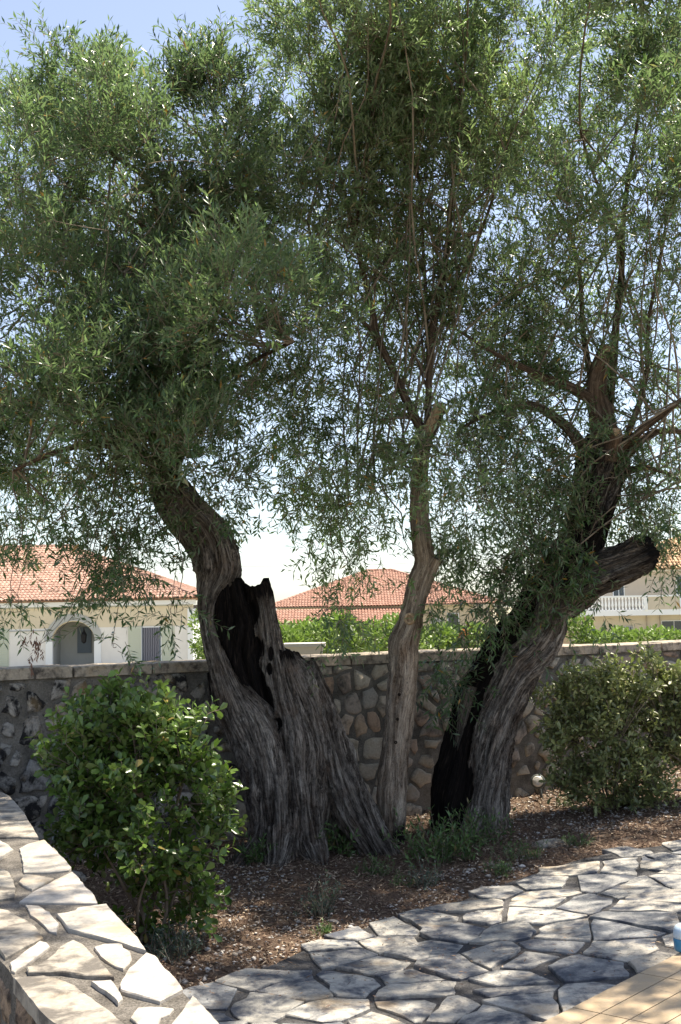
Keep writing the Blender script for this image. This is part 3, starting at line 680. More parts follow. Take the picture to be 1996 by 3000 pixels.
for px in (1882, 1983, 2080): MB().box(hx(px - 4, d), hx(px + 4, d), d - 1.06, d - .82, hz(1787), hz(1744)).build('post', M['trimw'], house)
bal = MB().lathe([(.05, 0), (.05, .08), (.03, .12), (.065, .3), (.035, .55), (.03, .62), (.05, .68), (.05, .76)], n=8).mesh('baluster'); bal.materials.append(M['trimw'])
zb0 = hz(1787); bh = (hz(1750) - zb0) / .76
px = 1668
while px < 2075:
    if not 1876 < px < 1990:
        o = link('baluster', bal, None, house, loc=np.array([hx(px, d), d - .93, zb0]) - np.array(house.location)); o.scale = (1, 1, bh)
    px += 9.8
for a, b, t_, bo, nm, dd in ((1798, 1832, 1712, 1750, 'window', d + 1.6), (1702, 1731, 1814, 1862, 'window', d + 2), (1936, 2010, 1820, 1858, 'window', d), (1806, 1852, 1834, 1872, 'window', d), (1985, 2040, 1690, 1760, 'window', d + 1.6)):
    fr = MB().box(hx(a, dd), hx(b, dd), dd - .06, dd - .003, hz(bo, dd), hz(t_, dd)).build(nm, M['trimw'] if a != 1806 else M['greywall'], house)
    m_ = (a + b) / 2
    for (p, q) in ((a + 2, m_ - 1), (m_ + 1, b - 2)):
        MB().box(hx(p, dd), hx(q, dd), dd - .075, dd - .062, hz(bo - 2, dd), hz(t_ + 2, dd)).build('pane', M['glass'], fr)
    if a == 1806:
        for k in range(9): MB().box(hx(1807 + k * 5.5, dd), hx(1808 + k * 5.5, dd), dd - .16, dd - .14, hz(bo, dd), hz(t_, dd)).build('grille_bar', M['trimw'], fr)
for px in (1893, 1932): MB().box(hx(px, d), hx(px + 2, d), d - .09, d - .02, GL, hz(1803)).build('drainpipe', M['greige'], house)
A = np.array([hx(1768, d), d + .9, hz(1668)]); B = np.array([xr + .5, d + .9, A[2]])
Dl = P(2140, 1515, d + 6.8); Cr = Dl + np.array([6, 0, 0])
hip_tiles('roof', house, A, B, Cr, Dl, M['roof_r'], 0.22, 0.36, 9)
MB().box(hx(1775, d), xr, d + 1.0, d + 10.5, hz(1674), hz(1668) - .02).build('soffit', M['beige'], house)
MB().add([A + [0, 11, 0], A, Dl, Dl + [0, .01, 0]], [(0, 1, 2, 3)]).add([B + [0, 11, 0], A + [0, 11, 0], Dl, Cr], [(0, 1, 2, 3)]).build('rear_roof', M['roof_r'], house)
cap_line(house, A, Dl, M['roof_r'], .13)

pil = P(1660, 1850, 20.0)
MB().box(pil[0] - .06, pil[0] + .09, 20, 20.3, GL, P(1660, 1742, 20)[2]).build('gate_pillar', M['tanwall']); tag(bpy.data.objects['gate_pillar'], 'slim tan plastered pillar just right of the right-hand olive trunk', 'pillar')

# ================================================================== FOLIAGE TOOLS
def unit(a): return a / np.maximum(np.linalg.norm(a, axis=-1, keepdims=True), 1e-9)
def leaf_mesh(name, base, d, n, L, W, tint, shape='olive'):
    """base,d,n: (N,3); flat-folded leaves. olive = 4 verts/2 tris, broad = 6 verts/4 tris"""
    d = unit(d); n = unit(n - d * (n * d).sum(-1, keepdims=True)); s = np.cross(d, n); L = L[:, None]; W = W[:, None]; N = len(base)
    if shape == 'olive':
        V = np.stack([base, base + d * L * .48 + s * W * .5 + n * W * .18, base + d * L, base + d * L * .48 - s * W * .5 + n * W * .18], 1)
        o = np.arange(N)[:, None] * 4; F = np.concatenate([o + [0, 1, 2], o + [0, 2, 3]]); k = 4
    else:
        V = np.stack([base, base + d * L * .35 + s * W * .34 + n * W * .10, base + d * L * .74 + s * W * .5 + n * W * .14, base + d * L * 1.0 - n * W * .08,
                      base + d * L * .74 - s * W * .5 + n * W * .14, base + d * L * .35 - s * W * .34 + n * W * .10], 1)
        o = np.arange(N)[:, None] * 6; F = np.concatenate([o + [0, 1, 2], o + [0, 2, 3], o + [0, 3, 4], o + [0, 4, 5]]); k = 6
    return V.reshape(-1, 3), F, np.repeat(tint, k)
def tubes(paths, radii, sides=4):
    """many thin tubes with equal number of points: paths (N,K,3), radii (N,K)"""
    N, K, _ = paths.shape; T = unit(np.gradient(paths, axis=1)); ref = np.where(np.abs(T[..., 2:3]) > .9, np.array([1., 0, 0]), np.array([0, 0, 1.]))
    a = unit(np.cross(T, ref)); b = np.cross(T, a); th_ = np.arange(sides) / sides * 2 * math.pi
    V = paths[:, :, None] + radii[:, :, None, None] * (a[:, :, None] * np.cos(th_)[:, None] + b[:, :, None] * np.sin(th_)[:, None])
    id_ = np.arange(N * K * sides).reshape(N, K, sides); nx_ = np.roll(id_, -1, 2)
    F = np.stack([id_[:, :-1], nx_[:, :-1], nx_[:, 1:], id_[:, 1:]], -1).reshape(-1, 4)
    return V.reshape(-1, 3), F
def sprigs(start, dirs, length, rg, pairs=6, leafL=0.068, leafW=0.0155, droop=0.0, shape='olive', spread=0.85, tintbase=None):
    """twigs with opposite leaf pairs; returns leaf data and twig data"""
    N = len(start); dirs = unit(dirs); K = 4
    t = np.linspace(0, 1, K); bend = rg.normal(0, .22, (N, 3)); bend[:, 2] -= droop
    path = start[:, None] + length[:, None, None] * (dirs[:, None] * t[:, None] + bend[:, None] * (t ** 2)[:, None] * .5)
    tt = np.repeat(np.linspace(0.12, 1.0, pairs)[None], N, 0) + rg.uniform(-.04, .04, (N, pairs)); tt = np.clip(tt, 0, 1)
    pos = start[:, None] + length[:, None, None] * (dirs[:, None] * tt[..., None] + bend[:, None] * (tt ** 2)[..., None] * .5)
    tan = unit(dirs[:, None] + bend[:, None] * tt[..., None])
    ref = unit(rg.normal(size=(N, 1, 3))); e1 = unit(np.cross(tan, ref)); e2 = np.cross(tan, e1)
    ph = rg.uniform(0, 6.28, (N, 1)) + np.arange(pairs)[None] * (math.pi / 2) + rg.normal(0, .3, (N, pairs))
    out = []
    for sgn in (0, math.pi):
        side = e1 * np.cos(ph + sgn)[..., None] + e2 * np.sin(ph + sgn)[..., None]
        ang = spread * rg.uniform(.65, 1.25, (N, pairs))[..., None]
        dl = unit(tan * np.cos(ang) + side * np.sin(ang) + rg.normal(0, .12, (N, pairs, 3)))
        nn = unit(tan * .5 + np.array([0, 0, .8]) + rg.normal(0, .35, (N, pairs, 3)))
        out.append((pos.reshape(-1, 3), dl.reshape(-1, 3), nn.reshape(-1, 3)))
    B_ = np.concatenate([o[0] for o in out]); D_ = np.concatenate([o[1] for o in out]); N2 = np.concatenate([o[2] for o in out])
    m = len(B_); tb_ = rg.uniform(0, 1, N) if tintbase is None else tintbase
    ti = np.tile(np.repeat(tb_, pairs), 2) * .55 + rg.uniform(0, .45, m)
    ti = np.clip(ti * .92, 0, .9); ti[rg.random(m) < .022] = 1.0
    sz = rg.uniform(.7, 1.2, m)
    return B_, D_, N2, leafL * sz, leafW * sz * rg.uniform(.8, 1.2, m), ti, path

# ================================================================== TREES
def catmull(pts, n):
    p = np.array(pts, float); k = len(p); d = np.concatenate([[0], np.cumsum(np.maximum(np.linalg.norm(np.diff(p[:, :3], axis=0), axis=1), 1e-4))])
    q = np.vstack([2 * p[0] - p[1], p, 2 * p[-1] - p[-2]]); s = np.linspace(0, d[-1], n); i = np.clip(np.searchsorted(d, s, 'right') - 1, 0, k - 2)
    u = ((s - d[i]) / (d[i + 1] - d[i]))[:, None]; a, b, c, e = q[i], q[i + 1], q[i + 2], q[i + 3]
    return 0.5 * (2 * b + (c - a) * u + (2 * a - 5 * b + 4 * c - e) * u ** 2 + (3 * b - a - 3 * c + e) * u ** 3), s
def trunk_tube(pts, seed, sides=112, rows=140, flute=0.16, knob=0.08, twist=0.6, dscale=1.0, fine=0.05, ragged=0.0, dpos=0.0, freq=2.6, holes=()):
    """pts: (px, py, depth, half width px, dark). returns V,F,grain,dark"""
    w = []
    for (px, py, dd, hw, dk) in pts:
        p = P(px, py, dd); w.append([*p, hw * dd / FOC * 1.0, dk])
    c, s = catmull(w, rows); pos = c[:, :3]; rad = np.maximum(c[:, 3], .004); dk = c[:, 4]
    T = unit(np.gradient(pos, axis=0)); Nn = np.array([0, 1., 0]) - T * T[:, 1:2]; Nn = unit(Nn); Bn = np.cross(T, Nn)
    th = np.arange(sides) / sides * 2 * math.pi; th2 = th[None] + twist * s[:, None]; wq = np.stack([np.cos(th)[None].repeat(rows, 0) * 1.2, np.sin(th)[None].repeat(rows, 0) * 1.2, np.repeat(s[:, None] * 2.0, sides, 1)], -1); th2 = th2 + .22 * fbm(wq, 3, seed + 40)
    q = np.stack([np.cos(th2) * freq, np.sin(th2) * freq, np.repeat(s[:, None] * 1.1, sides, 1)], -1)
    n1 = 1 - np.abs(fbm(q, 3, seed)) * 2.2; n2 = fbm(q * np.array([4.2, 4.2, 3.2]), 3, seed + 9)
    q3 = np.stack([np.cos(th) [None].repeat(rows, 0), np.sin(th)[None].repeat(rows, 0), np.repeat(s[:, None] * 3.2, sides, 1)], -1); n3 = fbm(q3, 3, seed + 5)
    r = rad[:, None] * (1 + flute * (n1 - .4) + knob * n3) + np.minimum(rad[:, None], .12) * fine * (1.2 - np.abs(n2) * 6.0).clip(-1.2, 1.2) * .9
    V = pos[:, None] + r[..., None] * (Bn[:, None] * np.cos(th)[:, None] + Nn[:, None] * np.sin(th)[:, None] * dscale)
    dkm = np.repeat(dk[:, None], sides, 1)
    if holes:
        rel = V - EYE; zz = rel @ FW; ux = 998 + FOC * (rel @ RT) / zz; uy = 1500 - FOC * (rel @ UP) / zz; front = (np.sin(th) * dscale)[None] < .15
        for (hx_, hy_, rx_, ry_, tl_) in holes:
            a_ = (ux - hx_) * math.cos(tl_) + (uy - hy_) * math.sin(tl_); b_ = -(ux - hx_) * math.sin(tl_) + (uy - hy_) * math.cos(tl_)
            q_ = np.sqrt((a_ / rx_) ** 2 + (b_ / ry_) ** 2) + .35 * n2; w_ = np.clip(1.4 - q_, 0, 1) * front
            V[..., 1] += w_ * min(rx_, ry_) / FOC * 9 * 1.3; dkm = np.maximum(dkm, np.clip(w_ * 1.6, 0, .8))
    if ragged: # broken top: vary height of last rows
        tz_ = fbm(np.stack([np.cos(th) * 1.4, np.sin(th) * 1.4, 0 * th + seed], -1), 4, seed + 3)
        wgt = np.clip((np.arange(rows) - rows * .8) / (rows * .2), 0, 1)
        V += (T[-1] * 1.0)[None, None] * (wgt[:, None] * tz_[None] * ragged)[..., None]
    id_ = np.arange(rows * sides).reshape(rows, sides); nx_ = np.roll(id_, -1, 1)
    F = np.stack([id_[:-1], id_[1:], nx_[1:], nx_[:-1]], -1).reshape(-1, 4)
    V = V.reshape(-1, 3); k = len(V); V = np.vstack([V, pos[-1] - T[-1] * rad[-1] * (.5 if ragged else -.12)]); cap = np.stack([id_[-1], np.roll(id_[-1], -1), np.full(sides, k)], -1)
    gr = np.stack([np.cos(th2), np.sin(th2), np.repeat(s[:, None], sides, 1)], -1).reshape(-1, 3) + np.array([seed * 3.1, 0, 0])
    gr = np.vstack([gr, gr[-1]]); dk2 = np.append(dkm.ravel(), 0.9 if ragged else dk[-1])
    return V, F, cap, gr, dk2, pos, rad
def build_tubes(name, specs, mat, parent, **kw):
    if name == 'limb': specs = [([(a_, b_, c_, d_ * .82, e_) for a_, b_, c_, d_, e_ in sp_[0]], *sp_[1:]) for sp_ in specs]
    Vs, Fq, Ft, Gs, Ds = [], [], [], [], []; o = 0; cl = []
    for sp in specs:
        pts, seed, opt = sp; V, F, cap, g, dk, pos, rad = trunk_tube(pts, seed, **{**kw, **opt})
        Vs.append(V); Fq.append(F + o); Ft.append(cap + o); Gs.append(g); Ds.append(dk); o += len(V); cl.append(pos)
    me = mesh_np(name, np.concatenate(Vs), [np.concatenate(Fq), np.concatenate(Ft)], {'grain': np.concatenate(Gs), 'dark': np.concatenate(Ds)}, smooth=True)
    return link(name, me, mat, parent), np.concatenate(cl)

def crown(tree, limb_pts, clumps, seed, mat, dens=1.0, name='crown'):
    """clumps: (px, py, rx, ry, depth, rdepth, n_puffs, droop, loose)"""
    rg = np.random.default_rng(seed); st, di, le, dr, tb_ = [], [], [], [], []; bp, br, sbV, sbF, sbn = [], [], [], [], [0]
    for ci, (px, py, rx, ry, dd, rd, npf, droop, loose) in enumerate(clumps):
        dd = dd + rg.uniform(-.75, .75) * (1 if rd > .35 else .2); rd = rd * 1.5 if rd > .35 else rd
        c = P(px, py, dd); ax = np.array([rx / FOC * dd, rd, ry / FOC * dd]); npf = max(2, int(npf * dens * 1.75))
        v = unit(rg.normal(size=(npf * 4, 3))) * (rg.random((npf * 4, 1)) ** (1 / 2.9)) * (1.36 if rd > .5 and py > 420 else 1.15 if rd > .3 else 1.05)
        keep_ = np.argsort(-(fbm((c + v * ax) * 1.9, 2, 77) + rg.random(npf * 4) * .6))[:npf]; v = v[keep_]; puff = c + v * ax
        dist = np.linalg.norm(limb_pts - c, axis=1); root = limb_pts[np.argmin(dist)]
        ctb = rg.uniform(.2, .8); far0 = dist.min() > 1.1; hi_ = limb_pts[limb_pts[:, 2] > 4.6]; near = (hi_[np.argsort(np.linalg.norm(hi_ - c, axis=1))[:60]] if far0 else limb_pts[np.argsort(dist)[:400]]); root = near[0]; sub = []
        far_ = dist.min() > 1.1
        for _ in range(1 if far_ else 2 + npf // 11):
            e_ = c + unit(rg.normal(size=3)) * ax * rg.uniform(.2, .75); a = near[rg.integers(len(near))] if rg.random() < .5 else root
            mid = (a + e_) / 2 + rg.normal(0, .10, 3) + np.array([0, 0, .12]) * np.linalg.norm(a - e_); t = np.linspace(0, 1, 10)[:, None]
            q_ = (1 - t) ** 2 * a + 2 * t * (1 - t) * mid + t ** 2 * e_; q_ += np.sin(t * 3.14) * (np.sin(t * rg.uniform(5, 11, 3) + rg.uniform(0, 6, 3)) * .05); L0 = np.linalg.norm(a - e_)
            V_, F_ = tubes(q_[None], np.linspace(.004 + .004 * min(1.5, L0), .002, 10)[None], 6); sbV.append(V_); sbF.append(F_ + sbn[0]); sbn[0] += len(V_); sub.append(q_[8 if far_ else 4:])
            if not far_:
                nl = int(3 + 5 * L0); iq = rg.integers(2, 10, nl); st.append(q_[iq] + rg.normal(0, .02, (nl, 3))); o_ = rg.normal(0, .7, (nl, 3)); o_[:, 2] += .5 - droop * .8; di.append(o_)
                le.append(rg.uniform(.08, .20, nl)); dr.append(np.full(nl, droop)); tb_.append(np.clip(ctb + rg.normal(0, .2, nl), 0, 1))
        sub = np.concatenate(sub)
        dsub = np.array([np.linalg.norm(sub - p_, axis=1).min() for p_ in puff]); nodes = list(sub)
        for k in np.argsort(dsub):
            p = puff[k]; nd = np.array(nodes); dl = np.linalg.norm(nd - p, axis=1); a = nd[np.argmin(dl + rg.uniform(0, .10, len(dl)))]; nodes.append(p); nodes.append((a + p) / 2)
            mid = (a + p) / 2 + rg.normal(0, .035, 3) + np.array([0, 0, .08 if droop <= .3 else .16]) * min(1, np.linalg.norm(a - p))
            t = np.linspace(0, 1, 6)[:, None]; bp.append((1 - t) ** 2 * a + 2 * t * (1 - t) * mid + t ** 2 * p)
            r0 = .002 + .003 * min(1.5, np.linalg.norm(a - p)); br.append(np.linspace(r0, .002, 6))
            ns_ = rg.integers(4, 10) if not loose else rg.integers(2, 5)
            q = p + rg.normal(0, .060 if not loose else .080, (ns_, 3)); st.append(q)
            o = unit(v[k] / ax * ax.mean() + 1e-6) * .75 + (q - p) * 5 + rg.normal(0, .45, (ns_, 3)); o[:, 2] += (.75 if droop <= .3 else -.9 * droop)
            di.append(o); le.append(rg.uniform(.09, .21, ns_) * (1.2 if loose else 1)); dr.append(np.full(ns_, droop)); tb_.append(np.clip(ctb + rg.normal(0, .2, ns_), 0, 1))
    st = np.concatenate(st); di = np.concatenate(di); le = np.concatenate(le); dr = np.concatenate(dr); tb_ = np.concatenate(tb_)
    B_, D_, N_2, L_, W_, ti, path = sprigs(st, di, le, rg, 6, droop=0, tintbase=tb_)
    V, F, T_ = leaf_mesh('leaf', B_, D_, N_2, L_, W_, ti)
    link(name, mesh_np(name, V, F, {'tint': T_}), mat, tree, kind='stuff')
    V, F = tubes(path, np.linspace(.0022, .0009, 4)[None].repeat(len(path), 0), 3)
    V2, F2 = tubes(np.array(bp), np.array(br), 4)
    V3 = np.concatenate(sbV); F3 = np.concatenate(sbF)
    link('twigs', mesh_np('twigs', np.vstack([V, V2, V3]), np.vstack([F, F2 + len(V), F3 + len(V) + len(V2)]), smooth=True), M['twig'], tree, kind='stuff')
    print(name, 'leaves', len(B_)); return len(B_)

# ---------------- left tree
bL = on_ground(860, 2510)[:2]
TL = empty('olive_tree', (bL[0], bL[1], 0), 'large old olive tree at left, hollow split trunk with broken stumps, leaning left', 'tree', 'olive trees in front of the stone wall')
dL = float(bL[1]); print('left depth', dL)
spec = [
 ([(850, 2600, dL, 88, .1), (826, 2480, dL, 78, .1), (812, 2360, dL, 70, .0), (795, 2250, dL, 72, 0), (752, 2140, dL, 66, 0), (700, 2055, dL, 50, 0), (658, 1970, dL, 34, 0), (628, 1890, dL, 26, .1), (612, 1810, dL + .02, 24, .2), (622, 1740, dL + .03, 38, .15), (640, 1680, dL + .03, 60, 0), (630, 1620, dL + .02, 61, 0), (600, 1560, dL, 60, 0), (552, 1510, dL - .02, 56, .1), (508, 1455, dL - .04, 52, .35), (485, 1390, dL - .05, 42, .5), (510, 1310, dL - .05, 30, .4)], 1, dict(rows=200)),
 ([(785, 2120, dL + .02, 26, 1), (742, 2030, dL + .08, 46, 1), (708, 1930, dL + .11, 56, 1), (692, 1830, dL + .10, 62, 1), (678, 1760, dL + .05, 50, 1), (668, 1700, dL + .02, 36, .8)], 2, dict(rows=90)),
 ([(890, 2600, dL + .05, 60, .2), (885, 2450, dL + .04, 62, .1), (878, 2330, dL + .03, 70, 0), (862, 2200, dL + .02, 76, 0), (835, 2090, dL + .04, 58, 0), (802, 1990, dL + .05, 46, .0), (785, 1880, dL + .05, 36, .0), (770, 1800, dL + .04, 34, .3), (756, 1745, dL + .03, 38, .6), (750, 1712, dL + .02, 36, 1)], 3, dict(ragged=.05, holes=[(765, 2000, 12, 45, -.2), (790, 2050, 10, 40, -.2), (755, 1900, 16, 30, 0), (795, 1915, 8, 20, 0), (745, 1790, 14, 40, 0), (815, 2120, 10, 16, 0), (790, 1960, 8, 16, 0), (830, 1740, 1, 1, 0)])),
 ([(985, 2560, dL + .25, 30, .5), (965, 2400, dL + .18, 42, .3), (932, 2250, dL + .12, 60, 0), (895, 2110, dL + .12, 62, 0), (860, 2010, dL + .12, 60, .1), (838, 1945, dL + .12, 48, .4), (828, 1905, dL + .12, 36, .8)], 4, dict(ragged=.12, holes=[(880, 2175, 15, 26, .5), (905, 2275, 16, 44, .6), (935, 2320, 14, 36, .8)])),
 ([(1165, 2560, dL - .02, 34, .1), (1105, 2480, dL + .02, 44, 0), (1040, 2370, dL + .08, 55, 0), (990, 2260, dL + .13, 58, 0), (950, 2150, dL + .17, 56, 0), (922, 2050, dL + .18, 44, .1), (908, 1975, dL + .18, 28, .3), (902, 1940, dL + .18, 18, .5)], 5, dict(ragged=.08)),
 ([(780, 2580, dL + .1, 50, .2), (782, 2430, dL + .1, 46, .1), (768, 2280, dL + .12, 50, .1), (722, 2150, dL + .12, 50, .2), (672, 2050, dL + .12, 48, .5), (645, 1960, dL + .12, 34, .7)], 6, {}),
 ([(785, 2400, dL, 34, 0), (762, 2470, dL - .05, 28, .1), (715, 2530, dL - .15, 24, .2), (690, 2580, dL - .3, 14, .3)], 8, dict(rows=60)),
 ([(820, 2440, dL - .1, 44, 0), (815, 2510, dL - .22, 36, .1), (800, 2570, dL - .4, 20, .2), (790, 2620, dL - .5, 10, .3)], 9, dict(rows=60)),
 ([(900, 2440, dL - .05, 40, 0), (925, 2500, dL - .15, 32, .1), (945, 2555, dL - .3, 20, .2), (960, 2600, dL - .4, 10, .3)], 10, dict(rows=60)),
 ([(935, 2570, dL - .10, 36, .2), (915, 2480, dL - .08, 38, .1), (895, 2380, dL - .06, 38, .1), (880, 2270, dL - .05, 36, 0), (850, 2160, dL - .02, 26, 0)], 7, {}),
]
trunk_o, _ = build_tubes('trunk', spec, M['wood'], TL, flute=.30, knob=.15, fine=.085, freq=2.1)
l1 = dL
limbs = [([(485, 1400, l1 - .05, 44, .5), (470, 1300, l1 - .1, 34, .3), (430, 1180, l1 - .15, 26, .1), (360, 1060, l1 - .2, 20, 0), (260, 960, l1 - .2, 14, 0), (150, 880, l1 - .2, 8, 0)], 21, {}),
 ([(505, 1350, l1 - .05, 36, .4), (560, 1200, l1, 28, .1), (580, 1050, l1 + .05, 24, 0), (550, 900, l1 + .1, 21, 0), (505, 780, l1 + .1, 17, 0), (470, 680, l1 + .1, 14, 0), (440, 540, l1 + .1, 10, 0), (330, 450, l1, 8, 0), (230, 330, l1, 5, 0)], 22, {}),
 ([(575, 1080, l1 + .05, 20, 0), (590, 900, l1 + .2, 17, 0), (600, 760, l1 + .3, 15, 0), (635, 600, l1 + .3, 13, 0), (680, 450, l1 + .3, 9, 0), (720, 330, l1 + .3, 5, 0)], 23, {}),
 ([(490, 1380, l1 - .08, 30, .3), (400, 1330, l1 - .3, 20, .1), (280, 1300, l1 - .5, 14, 0), (150, 1330, l1 - .6, 9, 0), (40, 1380, l1 - .6, 5, 0)], 24, {}),
 ([(540, 1230, l1 - .05, 18, .1), (640, 1130, l1 - .1, 11, 0), (740, 1060, l1 - .1, 8, 0), (860, 1000, l1 - .5, 7, 0)], 25, {}),
 ([(480, 1260, l1 - .1, 22, .1), (420, 1100, l1 - .45, 15, 0), (400, 950, l1 - .6, 9, 0), (360, 800, l1 - .6, 5, 0)], 26, {}),
 ([(470, 700, l1 + .1, 12, 0), (400, 650, l1 + .3, 8, 0), (280, 560, l1 + .4, 6, 0), (120, 480, l1 + .4, 4, 0)], 27, {}),
]
limb_L = []
for sp in limbs:
    _, c = build_tubes('limb', [sp], M['bark'] if sp[1] != 21 else M['bark_dark'], TL, sides=14, rows=48, flute=.08, fine=.06); limb_L.append(c)
limb_L = np.concatenate(limb_L)
clL = [(200, 290, 180, 95, l1 + .1, .5, 62, 0, 0), (90, 400, 170, 110, l1 + .2, .5, 44, 0, 0), (330, 400, 110, 150, l1 + .0, .5, 40, 0, 0), (170, 160, 40, 60, l1, .2, 7, 0, 0), (300, 230, 50, 50, l1, .25, 9, 0, 0),
 (640, 350, 150, 105, l1 + .1, .55, 72, 0, 0), (700, 470, 140, 110, l1 + .2, .5, 50, 0, 0), (480, 480, 110, 90, l1 - .1, .45, 34, 0, 0), (455, 290, 30, 40, l1, .2, 4, 0, 1),
 (120, 600, 170, 110, l1 + .3, .6, 44, 0, 0), (360, 640, 150, 120, l1 + .3, .6, 44, 0, 0), (560, 640, 140, 110, l1 + .4, .6, 26, 0, 1), (150, 760, 150, 90, l1 + .3, .6, 24, 0, 1),
 (330, 830, 180, 120, l1 + .2, .6, 40, 0, 0), (90, 920, 130, 110, l1, .6, 24, 0, 0), (420, 980, 200, 130, l1 - .1, .6, 56, 0, 0),
 (690, 950, 190, 150, l1 - .3, .55, 84, 0, 0), (850, 1000, 150, 140, l1 - .3, .5, 52, 0, 0), (620, 1120, 190, 130, l1 - .4, .5, 66, .1, 0), (800, 1190, 150, 100, l1 - .3, .45, 30, .5, 0),
 (200, 1130, 180, 120, l1 - .4, .55, 62, 0, 0), (60, 1200, 150, 130, l1 - .3, .55, 46, .1, 0), (380, 1240, 170, 110, l1 - .5, .45, 50, .1, 0), (200, 1310, 190, 90, l1 - .4, .5, 40, .4, 0),
 (560, 1330, 130, 90, l1 - .5, .4, 30, .2, 0), (640, 1480, 110, 70, l1 - .4, .3, 16, .5, 1), (720, 1400, 120, 80, l1 - .2, .4, 16, .5, 1),
 (300, 1450, 150, 90, l1 - .3, .4, 20, .7, 1), (100, 1470, 140, 90, l1 - .3, .4, 24, .7, 1), (420, 1560, 90, 80, l1 - .3, .3, 14, .7, 1), (330, 1610, 100, 70, l1 - .4, .3, 14, .8, 1), (110, 1570, 130, 70, l1 - .3, .3, 13, .8, 1), (30, 1750, 60, 60, l1 - .3, .2, 8, .8, 1), (200, 1650, 160, 60, l1 - .3, .3, 16, .8, 1), (440, 1690, 90, 50, l1 - .3, .2, 7, .8, 1),
 (290, 1770, 45, 40, l1 - .4, .15, 4, .8, 1), (510, 1790, 40, 30, l1 - .4, .12, 4, .7, 1), (330, 1900, 30, 30, l1 - .4, .1, 2, .8, 1),
 # outside the frame
 (560, 640, 150, 120, l1, .6, 30, 0, 0), (480, 760, 130, 90, l1, .6, 24, 0, 0), (60, 700, 110, 60, l1, .6, 20, 0, 0), (-180, 500, 200, 260, l1 + .1, .7, 60, 0, 0), (-170, 1050, 190, 260, l1, .7, 60, 0, 0)]
crown(TL, limb_L, clL, 101, M['olive'], .70)

# ---------------- middle tree
bM = on_ground(1148, 2470)[:2]; dM = float(bM[1]); print('mid depth', dM)
TM = empty('olive_tree', (bM[0], bM[1], 0), 'slender young olive tree with smooth upright trunk, between two old ones', 'tree', 'olive trees in front of the stone wall')
sp = [([(1152, 2560, dM, 40, .6), (1152, 2440, dM, 36, .6), (1152, 2360, dM, 40, .1), (1156, 2250, dM, 41, 0), (1168, 2120, dM, 40, 0), (1180, 2000, dM, 41, 0), (1185, 1930, dM, 42, 0), (1184, 1890, dM, 43, 0), (1203, 1830, dM, 35, 0), (1218, 1760, dM, 31, 0), (1232, 1700, dM, 32, 0), (1246, 1650, dM, 29, 0), (1236, 1590, dM, 28, 0), (1228, 1500, dM, 25, 0), (1230, 1400, dM, 24, 0), (1240, 1310, dM, 23, 0), (1252, 1255, dM, 20, 0)], 31, dict(rows=220, sides=48)),
 ([(1236, 1740, dM, 22, 0), (1256, 1690, dM - .02, 18, 0), (1272, 1652, dM - .04, 17, 0), (1280, 1636, dM - .05, 16, 0)], 33, dict(rows=30, sides=32)),
 ([(1216, 1765, dM, 16, .1), (1206, 1725, dM - .04, 11, .1), (1202, 1700, dM - .05, 8, .3)], 34, dict(rows=20, sides=20))]
build_tubes('trunk', sp, M['bark_mid'], TM, flute=.07, knob=.20, fine=.08, twist=.2)
build_tubes('cut_stub', [([(1250, 1275, dM - .05, 13, 0), (1265, 1240, dM - .10, 14, 0), (1276, 1210, dM - .12, 13, 0), (1286, 1195, dM - .13, 16, 0), (1298, 1188, dM - .13, 7, 0)], 35, dict(ragged=.03))], M['cut'], TM, sides=28, rows=40, flute=.3, fine=.15)
build_tubes('torn_bark', [([(1262, 1275, dM - .03, 12, 0), (1278, 1240, dM - .06, 12, 0), (1290, 1212, dM - .08, 11, 0), (1300, 1200, dM - .09, 7, 0)], 36, {})], M['bark'], TM, sides=20, rows=20)
